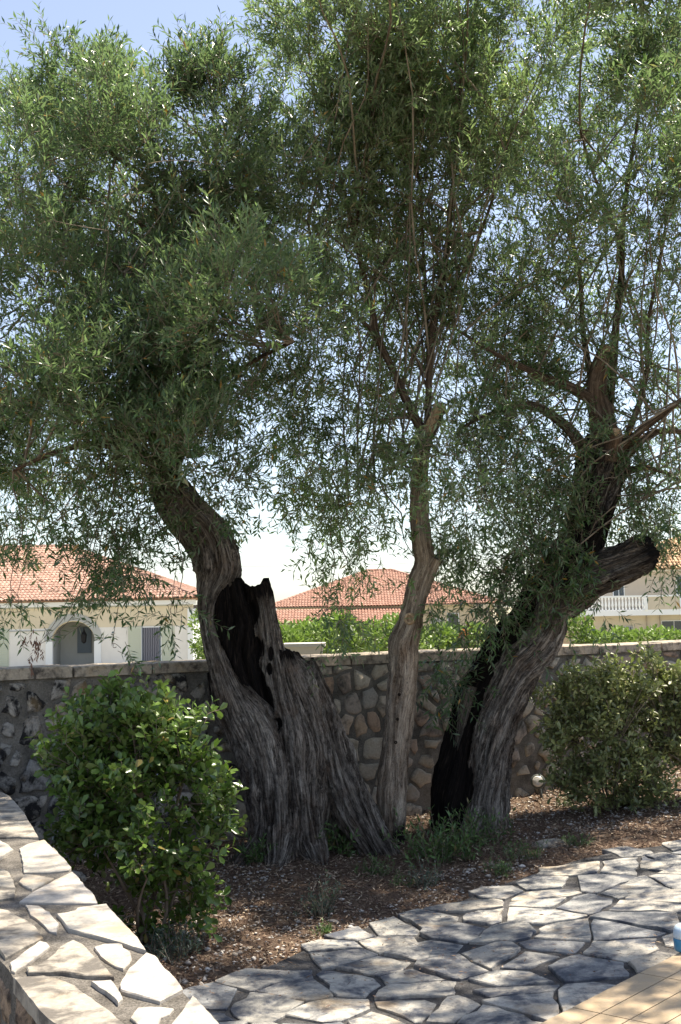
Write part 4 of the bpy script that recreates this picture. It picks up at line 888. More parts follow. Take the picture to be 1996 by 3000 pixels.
# pruning scars: oval callus rings
for (px, py, r) in ((1200, 1812, 17), (1191, 1855, 11), (1238, 1398, 10)):
    p = P(px, py, dM - .115 if r > 15 else dM - .065); m = r * dM / FOC
    MB().lathe([(m * 1.05, -.02), (m, .0), (m * .85, .012), (m * .55, .006), (m * .5, -.006), (m * .45, -.015)], p, (-.3, -1, .1), 18).build('branch_scar', M['bark_dark'] if r < 15 else M['cut'], TM, smooth=True)
for (px, py) in ((1170, 2035), (1165, 2107), (1160, 2175), (1232, 1495), (1238, 1470), (1215, 1560), (1236, 1640), (1230, 1430), (1190, 2000)):
    p = P(px, py, dM - (.112 if py > 1800 else .06)); MB().lathe([(.012, -.02), (.012, .002), (.007, .004), (.004, -.004)], p, (0, -1, 0), 10).build('knot', M['bark_dark'], TM, smooth=True)
limbs = [([(1248, 1275, dM, 20, 0), (1222, 1235, dM, 17, 0), (1190, 1170, dM, 15, 0), (1150, 1080, dM, 14, 0), (1105, 985, dM, 13, 0), (1090, 900, dM, 12, 0), (1062, 790, dM, 10, 0), (1040, 690, dM, 8, 0), (1010, 560, dM, 6, 0), (980, 400, dM, 4, 0)], 41, {}),
 ([(1258, 1250, dM, 14, .3), (1256, 1190, dM, 12, .3), (1256, 1100, dM, 11, .1), (1266, 980, dM, 12, 0), (1285, 880, dM, 11, 0), (1308, 740, dM, 10, 0), (1320, 600, dM, 9, 0), (1340, 440, dM, 6, 0), (1350, 250, dM, 4, 0)], 42, {}),
 ([(1250, 1260, dM + .05, 10, .3), (1255, 1080, dM + .1, 8, .1), (1250, 900, dM + .1, 7, 0), (1238, 700, dM + .1, 6, 0), (1230, 540, dM + .1, 5, 0), (1180, 380, dM + .1, 4, 0), (1120, 200, dM + .1, 3, 0)], 43, {}),
 ([(1105, 985, dM, 10, 0), (1060, 940, dM - .1, 8, 0), (1000, 880, dM - .2, 6, 0), (940, 780, dM - .2, 4, 0), (900, 650, dM - .2, 3, 0)], 44, {}),
 ([(1285, 880, dM, 9, 0), (1345, 820, dM - .1, 7, 0), (1400, 700, dM - .2, 5, 0), (1450, 560, dM - .2, 4, 0), (1500, 380, dM - .2, 3, 0)], 45, {}),
 ([(1040, 690, dM, 6, 0), (1060, 560, dM - .2, 5, 0), (1090, 400, dM - .3, 4, 0), (1080, 200, dM - .3, 3, 0)], 46, {}),
 ([(1225, 1300, dM, 7, .5), (1200, 1300, dM - .05, 6, .5), (1185, 1340, dM - .06, 4, .3), (1120, 1400, dM - .1, 3, 0), (1000, 1450, dM - .1, 2, 0)], 47, {})]
limb_M = []
for sp in limbs:
    _, c = build_tubes('limb', [sp], M['bark'], TM, sides=12, rows=48, flute=.05, fine=.05, knob=.12); limb_M.append(c)
limb_M = np.concatenate(limb_M)
clM = [(1050, 110, 170, 120, dM - .1, .6, 58, 0, 0), (1250, 160, 170, 130, dM - .1, .6, 58, 0, 0), (1000, 330, 170, 140, dM - .3, .6, 66, 0, 0), (1200, 350, 170, 130, dM - .2, .6, 60, 0, 0),
 (960, 530, 150, 120, dM - .3, .6, 54, 0, 0), (1130, 560, 150, 120, dM - .1, .6, 44, 0, 0), (1420, 280, 160, 140, dM - .1, .6, 56, 0, 0), (1550, 130, 150, 120, dM, .6, 48, 0, 0), (1640, 90, 110, 90, dM, .5, 22, 0, 0),
 (1430, 470, 150, 110, dM, .6, 44, 0, 0), (1560, 420, 120, 110, dM, .5, 28, 0, 0), (870, 150, 110, 90, dM, .5, 18, 0, 0), (850, 60, 60, 50, dM, .3, 7, 0, 1), (900, 270, 100, 80, dM, .4, 20, 0, 0),
 (1300, 620, 170, 90, dM + .2, .6, 22, 0, 1), (980, 740, 130, 90, dM, .5, 26, 0, 1), (1180, 760, 170, 110, dM + .2, .6, 26, 0, 1), (1400, 760, 120, 130, dM + .2, .6, 24, 0, 1),
 (1000, 920, 110, 90, dM + .2, .5, 16, 0, 1), (1180, 950, 150, 110, dM + .3, .5, 22, 0, 1), (1050, 1120, 150, 110, dM + .2, .5, 22, .5, 1), (1350, 1000, 110, 130, dM + .3, .5, 20, .3, 1),
 (1060, 1330, 150, 110, dM, .4, 26, .7, 1), (960, 1480, 130, 100, dM, .4, 20, .7, 1), (1120, 1500, 100, 90, dM + .1, .4, 12, .8, 1), (1330, 1330, 120, 110, dM + .1, .4, 20, .6, 1), (870, 1330, 100, 90, dM - .1, .4, 14, .6, 1), (900, 1620, 100, 40, dM, .25, 7, .8, 1), (1050, 1640, 60, 50, dM, .3, 4, .8, 1), (980, 1800, 50, 60, dM, .2, 8, .8, 1), (1290, 1740, 50, 50, dM, .2, 7, .8, 1),
 (1250, -180, 400, 160, dM - .1, .8, 70, 0, 0), (1000, -350, 350, 230, dM - 2.0, .7, 44, 0, 0), (1500, -300, 350, 230, dM - 2.0, .7, 44, 0, 0), (1250, -550, 400, 200, dM - 3.0, .7, 40, 0, 0), (700, 620, 120, 120, dM, .5, 26, 0, 0), (1130, 880, 220, 150, dM + .5, .7, 34, 0, 1), (1350, 1150, 150, 150, dM + .6, .6, 34, .3, 1), (1000, 1230, 150, 130, dM + .3, .6, 26, .4, 1), (1120, 1250, 90, 160, dM + .5, .5, 18, .4, 1), (1330, 1480, 70, 90, dM + .2, .4, 12, .6, 1), (1400, 620, 160, 120, dM + .4, .6, 26, 0, 1), (850, 820, 110, 120, dM + .3, .6, 22, 0, 1)]  # clumps above the frame are unseen, added to throw dappled shade on the path
crown(TM, limb_M, clM, 102, M['olive_pale_lit'], .74)

# ---------------- right tree
bR = on_ground(1400, 2430)[:2]; dR = float(bR[1]); print('right depth', dR)
TR = empty('olive_tree', (bR[0], bR[1], 0), 'old olive tree at right, charred leaning trunk and a sawn stub pointing right', 'tree', 'olive trees in front of the stone wall')
sp = [([(1430, 2540, dR, 90, 0), (1428, 2440, dR, 64, 0), (1428, 2350, dR, 56, 0), (1436, 2230, dR, 54, 0), (1455, 2120, dR, 54, 0), (1486, 2030, dR, 54, 0), (1520, 1960, dR, 58, 0), (1568, 1900, dR, 58, 0), (1602, 1840, dR, 50, .1), (1612, 1780, dR, 52, .4), (1635, 1710, dR, 64, .55), (1685, 1630, dR, 62, .6), (1722, 1540, dR, 56, .65), (1748, 1450, dR, 58, .52), (1765, 1370, dR, 68, .5), (1770, 1310, dR, 66, .5), (1772, 1280, dR, 46, .6)], 51, dict(rows=240, ragged=.10)),
 ([(1345, 2540, dR + .12, 78, .75), (1342, 2440, dR + .12, 70, 1), (1345, 2300, dR + .12, 66, 1.1), (1362, 2180, dR + .12, 58, 1.1), (1392, 2060, dR + .12, 52, 1.1), (1432, 1960, dR + .1, 44, 1.1), (1480, 1885, dR + .08, 44, 1.1), (1530, 1830, dR + .06, 46, 1), (1575, 1770, dR + .04, 50, .9), (1605, 1700, dR, 48, .8)], 52, dict(rows=180)),
 ([(1425, 2380, dR - .05, 38, 0), (1440, 2430, dR - .12, 32, .1), (1470, 2480, dR - .25, 20, .2), (1495, 2520, dR - .35, 10, .3)], 57, dict(rows=60)),
 ([(1400, 2380, dR - .05, 38, 0), (1385, 2430, dR - .15, 30, .1), (1370, 2480, dR - .3, 18, .2), (1360, 2520, dR - .4, 10, .3)], 58, dict(rows=60)),
 ([(1338, 2240, dR + .02, 8, .3), (1348, 2180, dR + .02, 14, 0), (1360, 2110, dR + .02, 18, 0), (1372, 2050, dR + .02, 20, 0), (1382, 2010, dR + .02, 18, .1)], 53, dict(rows=60, sides=40)),
 ([(1335, 2200, dR + .12, 20, 1), (1340, 2100, dR + .12, 18, 1), (1352, 2030, dR + .12, 16, 1), (1357, 2005, dR + .12, 14, 1)], 54, dict(rows=60, sides=40, ragged=.05)),
 ([(1640, 1770, dR, 50, .4), (1700, 1715, dR - .04, 58, .45), (1770, 1675, dR - .1, 54, .45), (1835, 1645, dR - .16, 50, .45), (1885, 1622, dR - .2, 48, .5), (1892, 1619, dR - .2, 42, 1)], 55, dict(rows=90)),
 ([(1600, 1900, dR - .05, 20, .2), (1618, 1840, dR - .08, 24, 0), (1622, 1790, dR - .08, 22, .1), (1600, 1740, dR - .04, 18, .4)], 56, dict(rows=60, sides=40))]
build_tubes('trunk', sp, M['wood'], TR, flute=.28, knob=.14, fine=.085, freq=2.1)
build_tubes('cut_stub', [([(1772, 1300, dR - .05, 42, .3), (1762, 1220, dR - .05, 36, .2), (1748, 1160, dR - .05, 30, 0), (1752, 1100, dR - .06, 26, 0), (1770, 1040, dR - .08, 24, 0), (1781, 1018, dR - .09, 20, 0)], 61, {})], M['bark'], TR, sides=28, rows=70, flute=.1, knob=.15)
build_tubes('cut_face', [([(1776, 1030, dR - .10, 21, 0), (1781, 1019, dR - .11, 21, 0), (1783, 1013, dR - .115, 17, 0)], 63, {})], M['cut'], TR, sides=24, rows=10, flute=.05)
build_tubes('cut_stub', [([(1785, 1345, dR - .12, 34, .3), (1794, 1300, dR - .16, 27, .1), (1799, 1268, dR - .19, 23, 0), (1800, 1264, dR - .19, 20, 0)], 62, {})], M['bark'], TR, sides=28, rows=30, flute=.1)
build_tubes('cut_face', [([(1799, 1272, dR - .19, 20, 0), (1800, 1263, dR - .20, 21, 0), (1800, 1258, dR - .20, 17, 0)], 64, {})], M['cut'], TR, sides=24, rows=10, flute=.12, knob=.15)
limbs = [([(1735, 1170, dR - .05, 26, 0), (1680, 1140, dR - .1, 20, .1), (1600, 1110, dR - .15, 16, .2), (1540, 1080, dR - .2, 12, .1), (1440, 1030, dR - .3, 8, 0), (1330, 960, dR - .3, 4, 0)], 71, {}),
 ([(1720, 1330, dR - .05, 26, .4), (1670, 1260, dR - .1, 20, .3), (1590, 1200, dR - .1, 15, .3), (1540, 1185, dR - .1, 11, .3), (1430, 1215, dR - .1, 8, .2), (1340, 1260, dR - .1, 5, 0)], 72, {}),
 ([(1770, 1250, dR, 24, .2), (1790, 1120, dR + .1, 18, 0), (1805, 960, dR + .15, 14, 0), (1820, 820, dR + .15, 12, 0), (1825, 660, dR + .15, 10, 0), (1845, 500, dR + .1, 8, 0), (1870, 340, dR + .1, 5, 0), (1885, 150, dR + .1, 3, 0)], 73, {}),
 ([(1825, 700, dR + .15, 9, 0), (1790, 650, dR + .1, 8, 0), (1765, 570, dR + .1, 7, 0), (1735, 500, dR + .1, 5, 0), (1700, 380, dR + .1, 4, 0)], 74, {}),
 ([(1745, 1180, dR, 14, 0), (1710, 980, dR + .2, 10, 0), (1700, 820, dR + .2, 8, 0), (1670, 690, dR + .2, 7, 0), (1600, 560, dR + .2, 4, 0)], 75, {}),
 ([(1815, 1320, dR - .1, 22, .3), (1880, 1260, dR - .2, 14, .1), (1960, 1200, dR - .3, 10, 0), (2060, 1120, dR - .4, 6, 0)], 76, {}),
 ([(1830, 1340, dR - .1, 18, .3), (1910, 1270, dR - .1, 12, .1), (2000, 1265, dR - .1, 8, 0), (2100, 1280, dR - .1, 5, 0)], 77, {}),
 ([(1830, 1300, dR, 14, .3), (1890, 1120, dR + .1, 9, 0), (1900, 950, dR + .1, 7, 0), (1930, 780, dR + .1, 5, 0), (1960, 600, dR + .1, 3, 0)], 78, {}),
 ([(1840, 1380, dR - .05, 14, .3), (1900, 1370, dR - .2, 9, .1), (1980, 1400, dR - .3, 6, 0), (2060, 1450, dR - .3, 4, 0)], 79, {}),
 ([(1590, 1780, dR, 10, .6), (1570, 1740, dR, 8, .6), (1545, 1700, dR, 6, .6)], 80, {})]
limb_R = []
for sp in limbs:
    _, c = build_tubes('limb', [sp], M['bark'], TR, sides=12, rows=48, flute=.06, fine=.06, knob=.12); limb_R.append(c)
limb_R = np.concatenate(limb_R)
clR = [(1880, 260, 120, 120, dR, .5, 40, 0, 0), (1890, 130, 25, 70, dR, .1, 4, 0, 1), (1990, 200, 60, 80, dR, .3, 12, 0, 0), (1870, 440, 110, 110, dR, .5, 30, 0, 0), (1700, 420, 80, 90, dR, .4, 18, 0, 0), (1960, 560, 80, 110, dR + .1, .4, 16, 0, 1),
 (1780, 650, 130, 100, dR + .1, .5, 22, 0, 1), (1620, 640, 110, 110, dR + .2, .5, 22, 0, 1), (1940, 760, 100, 130, dR + .1, .5, 20, 0, 1), (1560, 800, 120, 110, dR + .2, .5, 30, 0, 1), (1720, 840, 130, 110, dR + .3, .5, 26, 0, 1),
 (1430, 900, 120, 100, dR + .2, .5, 26, .1, 1), (1550, 980, 140, 100, dR + .2, .5, 36, .2, 1), (1700, 1000, 100, 90, dR + .4, .5, 20, .2, 1), (1900, 960, 110, 110, dR + .2, .5, 22, .2, 1),
 (1430, 1120, 120, 90, dR, .5, 30, .4, 1), (1560, 1150, 120, 90, dR + .2, .5, 26, .4, 1), (1930, 1130, 100, 90, dR, .5, 16, .4, 1), (1480, 1290, 130, 100, dR + .1, .4, 34, .6, 1), (1600, 1330, 90, 100, dR + .2, .4, 24, .6, 1),
 (1430, 1440, 120, 100, dR, .4, 32, .7, 1), (1560, 1480, 90, 100, dR + .1, .4, 24, .7, 1), (1380, 1600, 90, 80, dR, .3, 16, .8, 1), (1480, 1640, 90, 70, dR + .1, .3, 22, .7, 1), (1430, 1760, 80, 60, dR - .1, .3, 12, .8, 1), (1480, 1830, 60, 50, dR, .2, 8, .8, 1),
 (1700, 1450, 60, 110, dR - .25, .1, 14, .3, 1), (1840, 1450, 80, 110, dR - .1, .4, 22, .6, 1), (1950, 1420, 80, 110, dR, .4, 18, .7, 1), (1900, 1540, 90, 60, dR - .1, .3, 14, .7, 1), (1680, 1620, 60, 80, dR - .25, .1, 10, .4, 1), (1620, 1740, 50, 70, dR - .2, .1, 7, .5, 1), (1965, 1650, 40, 50, dR - .3, .15, 5, .8, 1), (1740, 1755, 30, 20, dR - .1, .1, 2, .8, 1), (1870, 1590, 50, 25, dR - .3, .15, 4, .3, 1), (1300, 2000, 70, 60, dR - .1, .15, 14, .8, 1),
 (2150, -80, 260, 180, dR - 1.8, .7, 24, 0, 0), (1900, -380, 350, 200, dR - 2.6, .7, 56, 0, 0), (2450, 150, 260, 260, dR - .6, .8, 12, 0, 0), (2330, -320, 300, 250, dR - 2.8, .7, 60, 0, 0), (2600, -250, 300, 260, dR - 3.2, .8, 60, 0, 0), (2700, 100, 240, 200, dR - 2.6, .8, 24, 0, 0), (2120, 300, 140, 220, dR, .6, 40, 0, 0), (2120, 850, 140, 260, dR, .6, 24, 0, 1), (2120, 1250, 120, 150, dR, .5, 20, .3, 1)]  # near clumps past the frame's top and right are added to shade the path
crown(TR, limb_R, clR, 103, M['olive'], .92)

# ================================================================== BUSHES
def bush(name, label, cat, base, lobes, n_tips, seed, mat, leafL=.046, leafW=.026, stems=9, group=None):
    """lobes: (px,py,rx,ry,depth,rd,weight)"""
    rg = np.random.default_rng(seed); o = empty(name, tuple(base), label, cat, group)
    w = np.array([l[6] for l in lobes], float); w /= w.sum(); idx = rg.choice(len(lobes), n_tips, p=w); tips = []; outd = []
    for i in idx[:n_tips // 11]:
        px, py, rx, ry, dd, rd, _ = lobes[i]; c = P(px, py, dd); v = unit(rg.normal(size=3)) * rg.random() ** (1 / 3.2) * rg.uniform(.72, 1.22)
        cc = c + v * np.array([rx / FOC * dd, rd, ry / FOC * dd])
        for _ in range(11): tips.append(cc + rg.normal(0, .045, 3)); outd.append(v)
    n_tips = len(tips)
    tips = np.array(tips); outd = np.array(outd)
    tips[:, 2] = np.maximum(tips[:, 2], base[2] + .04)
    dirs = outd * .9 + np.array([0, -.1, .7]) + rg.normal(0, .4, tips.shape)
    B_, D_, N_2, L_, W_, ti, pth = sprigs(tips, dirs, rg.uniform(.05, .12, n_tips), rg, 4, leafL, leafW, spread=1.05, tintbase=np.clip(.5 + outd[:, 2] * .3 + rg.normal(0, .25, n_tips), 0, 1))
    V, F, T_ = leaf_mesh('l', B_, D_, N_2 + rg.normal(0, .5, N_2.shape), L_, W_, ti, 'broad')
    link('foliage', mesh_np('foliage', V, F, {'tint': T_}), mat, o, kind='stuff')
    st = []; ra = []
    k = min(n_tips, 420)
    stem_top = []
    for j in range(stems):
        c = tips[rg.integers(n_tips)]; c = base + (c - base) * rg.uniform(.55, .85); stem_top.append(c); m_ = (base + c) / 2 + rg.normal(0, .06, 3); m_[2] -= .03
        t = np.linspace(0, 1, 8)[:, None]; st.append((1 - t) ** 2 * (base + rg.normal(0, .03, 3) * [1, 1, .1]) + 2 * t * (1 - t) * m_ + t ** 2 * c); ra.append(np.linspace(.012, .005, 8))
    for i_, (p_, r_) in enumerate(zip(st, ra)):
        V, F = tubes(p_[None], r_[None], 7); link('stem', mesh_np('stem', V, F, smooth=True), M['twig'], o)
    allp = np.concatenate(st); bp = []
    for i in rg.choice(n_tips, k, replace=False):
        a = allp[np.argmin(np.linalg.norm(allp - tips[i], axis=1))]; t = np.linspace(0, 1, 4)[:, None]; bp.append(a + (tips[i] - a) * t + np.array([0, 0, .03]) * np.sin(t * 3.14))
    V, F = tubes(np.array(bp), np.linspace(.004, .002, 4)[None].repeat(len(bp), 0), 4)
    V2, F2 = tubes(pth, np.full(pth.shape[:2], .0016), 3)
    link('branches', mesh_np('branches', np.vstack([V, V2]), np.vstack([F, F2 + len(V)])), M['twig'], o, kind='stuff'); print(name, len(B_)); return o
bb = on_ground(430, 2760); db = float(bb[1]); print('bush depth', db)
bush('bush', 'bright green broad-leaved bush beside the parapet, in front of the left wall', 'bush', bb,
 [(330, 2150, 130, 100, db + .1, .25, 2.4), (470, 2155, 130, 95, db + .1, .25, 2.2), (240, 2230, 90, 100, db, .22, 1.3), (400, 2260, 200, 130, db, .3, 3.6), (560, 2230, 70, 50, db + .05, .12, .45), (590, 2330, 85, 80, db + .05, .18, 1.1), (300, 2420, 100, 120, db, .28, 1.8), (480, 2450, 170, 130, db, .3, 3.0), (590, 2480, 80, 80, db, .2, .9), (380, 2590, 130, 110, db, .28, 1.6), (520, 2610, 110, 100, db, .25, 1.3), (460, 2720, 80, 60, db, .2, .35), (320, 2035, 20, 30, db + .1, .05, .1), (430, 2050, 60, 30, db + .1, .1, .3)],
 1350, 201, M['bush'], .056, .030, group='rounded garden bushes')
br_ = on_ground(1800, 2375); db = float(br_[1]); print('rbush depth', db)
bush('bush', 'pale yellow-green bush by the wall at right, above the round spotlight', 'bush', br_,
 [(1665, 2070, 80, 85, db + .1, .25, 2), (1760, 2025, 90, 70, db + .1, .25, 1.8), (1880, 2050, 120, 95, db + .1, .3, 3), (1990, 2095, 100, 120, db + .1, .3, 3), (1740, 2160, 140, 120, db, .3, 3.4), (1900, 2200, 130, 130, db, .3, 3.2), (1705, 2240, 60, 55, db, .15, .7), (1760, 2290, 130, 70, db, .25, 2), (1880, 2330, 70, 60, db, .2, .7), (1790, 1960, 20, 35, db, .08, .2), (1900, 1960, 30, 35, db, .08, .3), (2050, 2250, 90, 80, db + .1, .25, 1.6), (2080, 2090, 90, 120, db + .1, .3, 2.2), (1800, 2350, 60, 40, db, .15, .35)],
 2500, 202, M['bush2'], .052, .024, group='rounded garden bushes')

def hedge(name, label, cat, lobes, n, seed, mat, s=.07, base=None):
    rg = np.random.default_rng(seed); px, py, rx, ry, dd, rd, _ = lobes[0]; b0 = P(px, py, dd); b0 = np.array([b0[0], dd, GL]) if base is None else base
    o = empty(name, tuple(b0), label, cat); w = np.array([l[6] for l in lobes], float); w /= w.sum(); idx = rg.choice(len(lobes), n, p=w)
    lb = np.array([[*P(l[0], l[1], l[4]), l[2] / FOC * l[4], l[5], l[3] / FOC * l[4]] for l in lobes])[idx]
    v = unit(rg.normal(size=(n, 3))) * rg.random((n, 1)) ** (1 / 3); B_ = lb[:, :3] + v * lb[:, 3:]; kk = np.argsort(-(fbm(B_ * 2.6, 3, seed) + rg.random(n) * .25))[:int(n * .62)]; B_ = B_[kk]; v = v[kk]; n0 = n; n = len(kk)
    D_ = unit(v + rg.normal(0, .6, (n, 3)) + [0, 0, .4]); Nn = unit(v + [0, 0, .6] + rg.normal(0, .5, (n, 3)))
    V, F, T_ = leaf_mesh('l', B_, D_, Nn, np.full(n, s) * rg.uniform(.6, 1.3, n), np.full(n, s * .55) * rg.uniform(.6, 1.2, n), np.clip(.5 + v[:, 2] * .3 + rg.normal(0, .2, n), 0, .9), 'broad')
    link('foliage', mesh_np('foliage', V, F, {'tint': T_}), mat, o, kind='stuff')
    st = []
    for j in range(14):
        c = lb[rg.integers(n0), :3]; b = np.array([c[0] + rg.normal(0, .1), c[1], GL]); t = np.linspace(0, 1, 6)[:, None]; st.append(b + (c - b) * t + rg.normal(0, .02, (6, 3)))
    V, F = tubes(np.array(st), np.linspace(.02, .008, 6)[None].repeat(14, 0), 5); link('stems', mesh_np('stems', V, F), M['twig'], o, kind='stuff'); return o
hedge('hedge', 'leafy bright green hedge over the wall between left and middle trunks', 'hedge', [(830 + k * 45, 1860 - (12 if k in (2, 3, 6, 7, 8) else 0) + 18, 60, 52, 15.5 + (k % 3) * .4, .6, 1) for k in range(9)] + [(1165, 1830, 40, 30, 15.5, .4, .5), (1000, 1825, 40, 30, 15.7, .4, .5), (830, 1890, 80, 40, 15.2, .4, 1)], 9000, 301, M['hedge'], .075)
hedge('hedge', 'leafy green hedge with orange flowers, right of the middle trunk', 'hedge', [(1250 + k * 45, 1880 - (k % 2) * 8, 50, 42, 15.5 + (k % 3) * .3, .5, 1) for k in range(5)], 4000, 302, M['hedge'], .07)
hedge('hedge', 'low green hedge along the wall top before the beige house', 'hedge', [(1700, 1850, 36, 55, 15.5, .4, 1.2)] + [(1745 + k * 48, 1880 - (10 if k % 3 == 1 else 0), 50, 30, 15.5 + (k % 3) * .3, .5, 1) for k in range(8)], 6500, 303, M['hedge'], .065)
hedge('shrub', 'green shrub between the white house corner and left olive trunk', 'shrub', [(600, 1860, 45, 80, 31, .8, 1), (640, 1900, 50, 50, 30, .8, 1)], 2600, 304, M['hedge'], .12)
hedge('flower_cluster', 'small cluster of orange-red flowers in the hedge right of middle trunk', 'flowers', [(1358, 1858, 14, 10, 14.8, .08, 1)], 60, 305, M['flower'], .05)
# planter seen over the wall
PD = 12.5; p0 = P(893, 1885, PD); m = MB(); w2, w1, h0 = .20, .15, .42
m.add([(p0[0] - w1, PD - .15, p0[2] - .3), (p0[0] + w1, PD - .15, p0[2] - .3), (p0[0] + w1, PD + .15, p0[2] - .3), (p0[0] - w1, PD + .15, p0[2] - .3), (p0[0] - w2, PD - .2, p0[2]), (p0[0] + w2, PD - .2, p0[2]), (p0[0] + w2, PD + .2, p0[2]), (p0[0] - w2, PD + .2, p0[2])], [(0, 1, 5, 4), (1, 2, 6, 5), (2, 3, 7, 6), (3, 0, 4, 7), (0, 3, 2, 1), (4, 5, 6, 7)])
m.box(p0[0] - w2 - .015, p0[0] + w2 + .015, PD - .215, PD + .215, p0[2] - .03, p0[2] + .004)
m.box(p0[0] - .12, p0[0] + .12, PD - .1, PD + .1, GL, p0[2] - .3)
tag(m.build('planter_box', M['planter']), 'pale tapered stone planter just beyond the wall, right of left trunk', 'planter')

# ================================================================== GROUND COVER AND SMALL THINGS
def weed(name, label, px, py, n, h, spread, seed, mat, L=.03, W=.009, cat='plant', group=None):
    rg = np.random.default_rng(seed); b = on_ground(px, py); b[2] = float(soil_z(b[0], b[1])); o = empty(name, tuple(b), label, cat, group)
    st = b + rg.normal(0, spread * .35, (n, 3)) * [1, 1, 0]; di = rg.normal(0, .45, (n, 3)) + [0, 0, 1]
    B_, D_, N_2, L_, W_, ti, path = sprigs(st, di, rg.uniform(.4, 1.0, n) * h, rg, 8, L, W, spread=.9)
    V, F, T_ = leaf_mesh('l', B_, D_, N_2, L_, W_, ti); link('foliage', mesh_np('foliage', V, F, {'tint': T_}), mat, o, kind='stuff')
    V, F = tubes(path, np.linspace(.003, .0012, 4)[None].repeat(n, 0), 4); link('stems', mesh_np('stems', V, F), M['twig'], o, kind='stuff'); return o
weed('olive_suckers', 'olive shoots sprouting at the foot of the left trunk', 985, 2500, 42, .32, .24, 1, M['weed'], .055, .016, 'shoots')
weed('olive_suckers', 'dense leafy shoots at the foot of the charred right trunk', 1290, 2520, 60, .34, .34, 2, M['weed'], .052, .016, 'shoots')
weed('olive_suckers', 'low shoots to the right of the right trunk base', 1400, 2470, 30, .30, .20, 3, M['weed'], .046, .014, 'shoots')
weed('olive_suckers', 'dark low shoots at the left side of the left trunk base', 770, 2530, 26, .22, .16, 6, M['weed'], .046, .014, 'shoots')
weed('olive_shoot', 'small pale sprig in front of the wall beside middle trunk', 1065, 2440, 5, .50, .06, 4, M['olive_pale_lit'], .045, .011, 'shoots')
for (px, py, n, h, s, mt, lb) in ((500, 2800, 60, .16, .20, 'weed_blue', 'bluish low weed at the path corner beside the parapet'), (945, 2680, 40, .22, .12, 'weed_blue', 'small bluish weed in the litter, below the left trunk'), (1245, 2600, 26, .18, .10, 'weed_blue', 'grey-green weed in front of the middle trunk'), (950, 2735, 14, .07, .06, 'weed', 'tiny bright green weed at the path edge'),
    (720, 2520, 30, .16, .14, 'weed_blue', 'low weed between the left bush and left trunk'), (1180, 2790 - 190, 10, .12, .08, 'weed', 'small sparse weed left of the grey-green one'), (1480, 2570, 22, .10, .12, 'weed', 'dark low weed at the path edge, below the flat rock'), (1655, 2365, 18, .14, .10, 'weed', 'green weed right of the spotlight'), (1690, 2480, 20, .10, .12, 'weed', 'dark weed right of the flat rock'), (1100, 2560, 30, .14, .18, 'weed', 'dark weed below the root of the left tree'), (1520, 2520, 36, .15, .20, 'weed', 'dark weed left of the flat rock')):
    weed('weed', lb, px, py, n, h, s, int(px), M[mt], .024, .008)

# litter and pebbles
rg = np.random.default_rng(77)
def scatter(n, bias=None):
    x = rg.uniform(-3.4, 4.4, n * 3); y = rg.uniform(3.6, 12.0, n * 3)
    s_ = (x - wa[0]) * wu[0] + (y - wa[1]) * wu[1]; nn = (x - wa[0]) * wn_[0] + (y - wa[1]) * wn_[1]
    k = (nn > .03) & (y > edge_y(x) - .02 + rg.normal(0, .05, len(x))); 
    if bias is not None: k &= rg.random(len(x)) < np.clip(.5 + fbm(np.stack([x * 1.3, y * 1.3, 0 * x], -1), 3, bias) * 3.0, .04, 1)
    return x[k][:n], y[k][:n]
x, y = scatter(70000); n = len(x); z = soil_z(x, y) + rg.uniform(.002, .022, n)
D_ = rg.normal(size=(n, 3)) * [1, 1, .35]; Nn = rg.normal(0, .5, (n, 3)) + [0, 0, 1]
V, F, T_ = leaf_mesh('l', np.stack([x, y, z], -1), D_, Nn, rg.uniform(.015, .05, n), rg.uniform(.003, .011, n), rg.random(n) ** 1.3)
tag(link('leaf_litter', mesh_np('leaf_litter', V, F, {'tint': T_}), M['litter'], kind='stuff'), 'brown dry leaf litter covering the planting bed', 'leaf litter')
def pebbles(x, y, z, r):
    n = len(x); ico = np.array([(0, 0, 1), (1, 0, 0), (0, 1, 0), (-1, 0, 0), (0, -1, 0), (.6, .6, .55), (-.6, -.6, .55), (0, 0, -1)], float)
    fc = np.array([(0, 1, 5), (0, 5, 2), (5, 1, 2), (0, 2, 3), (0, 3, 6), (0, 6, 4), (6, 3, 4), (0, 4, 1), (7, 2, 1), (7, 3, 2), (7, 4, 3), (7, 1, 4)])
    a = rg.uniform(0, 6.28, n); c, s = np.cos(a), np.sin(a); v = ico[None] * rg.uniform(.6, 1.3, (n, 8, 3)) * np.stack([r, r * rg.uniform(.5, 1, n), r * .5], -1)[:, None]
    v = np.stack([v[..., 0] * c[:, None] - v[..., 1] * s[:, None], v[..., 0] * s[:, None] + v[..., 1] * c[:, None], v[..., 2]], -1) + np.stack([x, y, z], -1)[:, None]
    return v.reshape(-1, 3), (fc[None] + (np.arange(n) * 8)[:, None, None]).reshape(-1, 3)
x, y = scatter(11000, 31); n = len(x); V, F = pebbles(x, y, soil_z(x, y) + .008, rg.uniform(.005, .014, n) * np.where(rg.random(n) < .12, 2.0, 1.0)); ti = np.repeat(rg.random(n), 8)
tag(link('gravel', mesh_np('gravel', V, F, {'tint': ti}), M['pebble'], kind='stuff'), 'pale pebbles scattered through the bed litter', 'gravel')
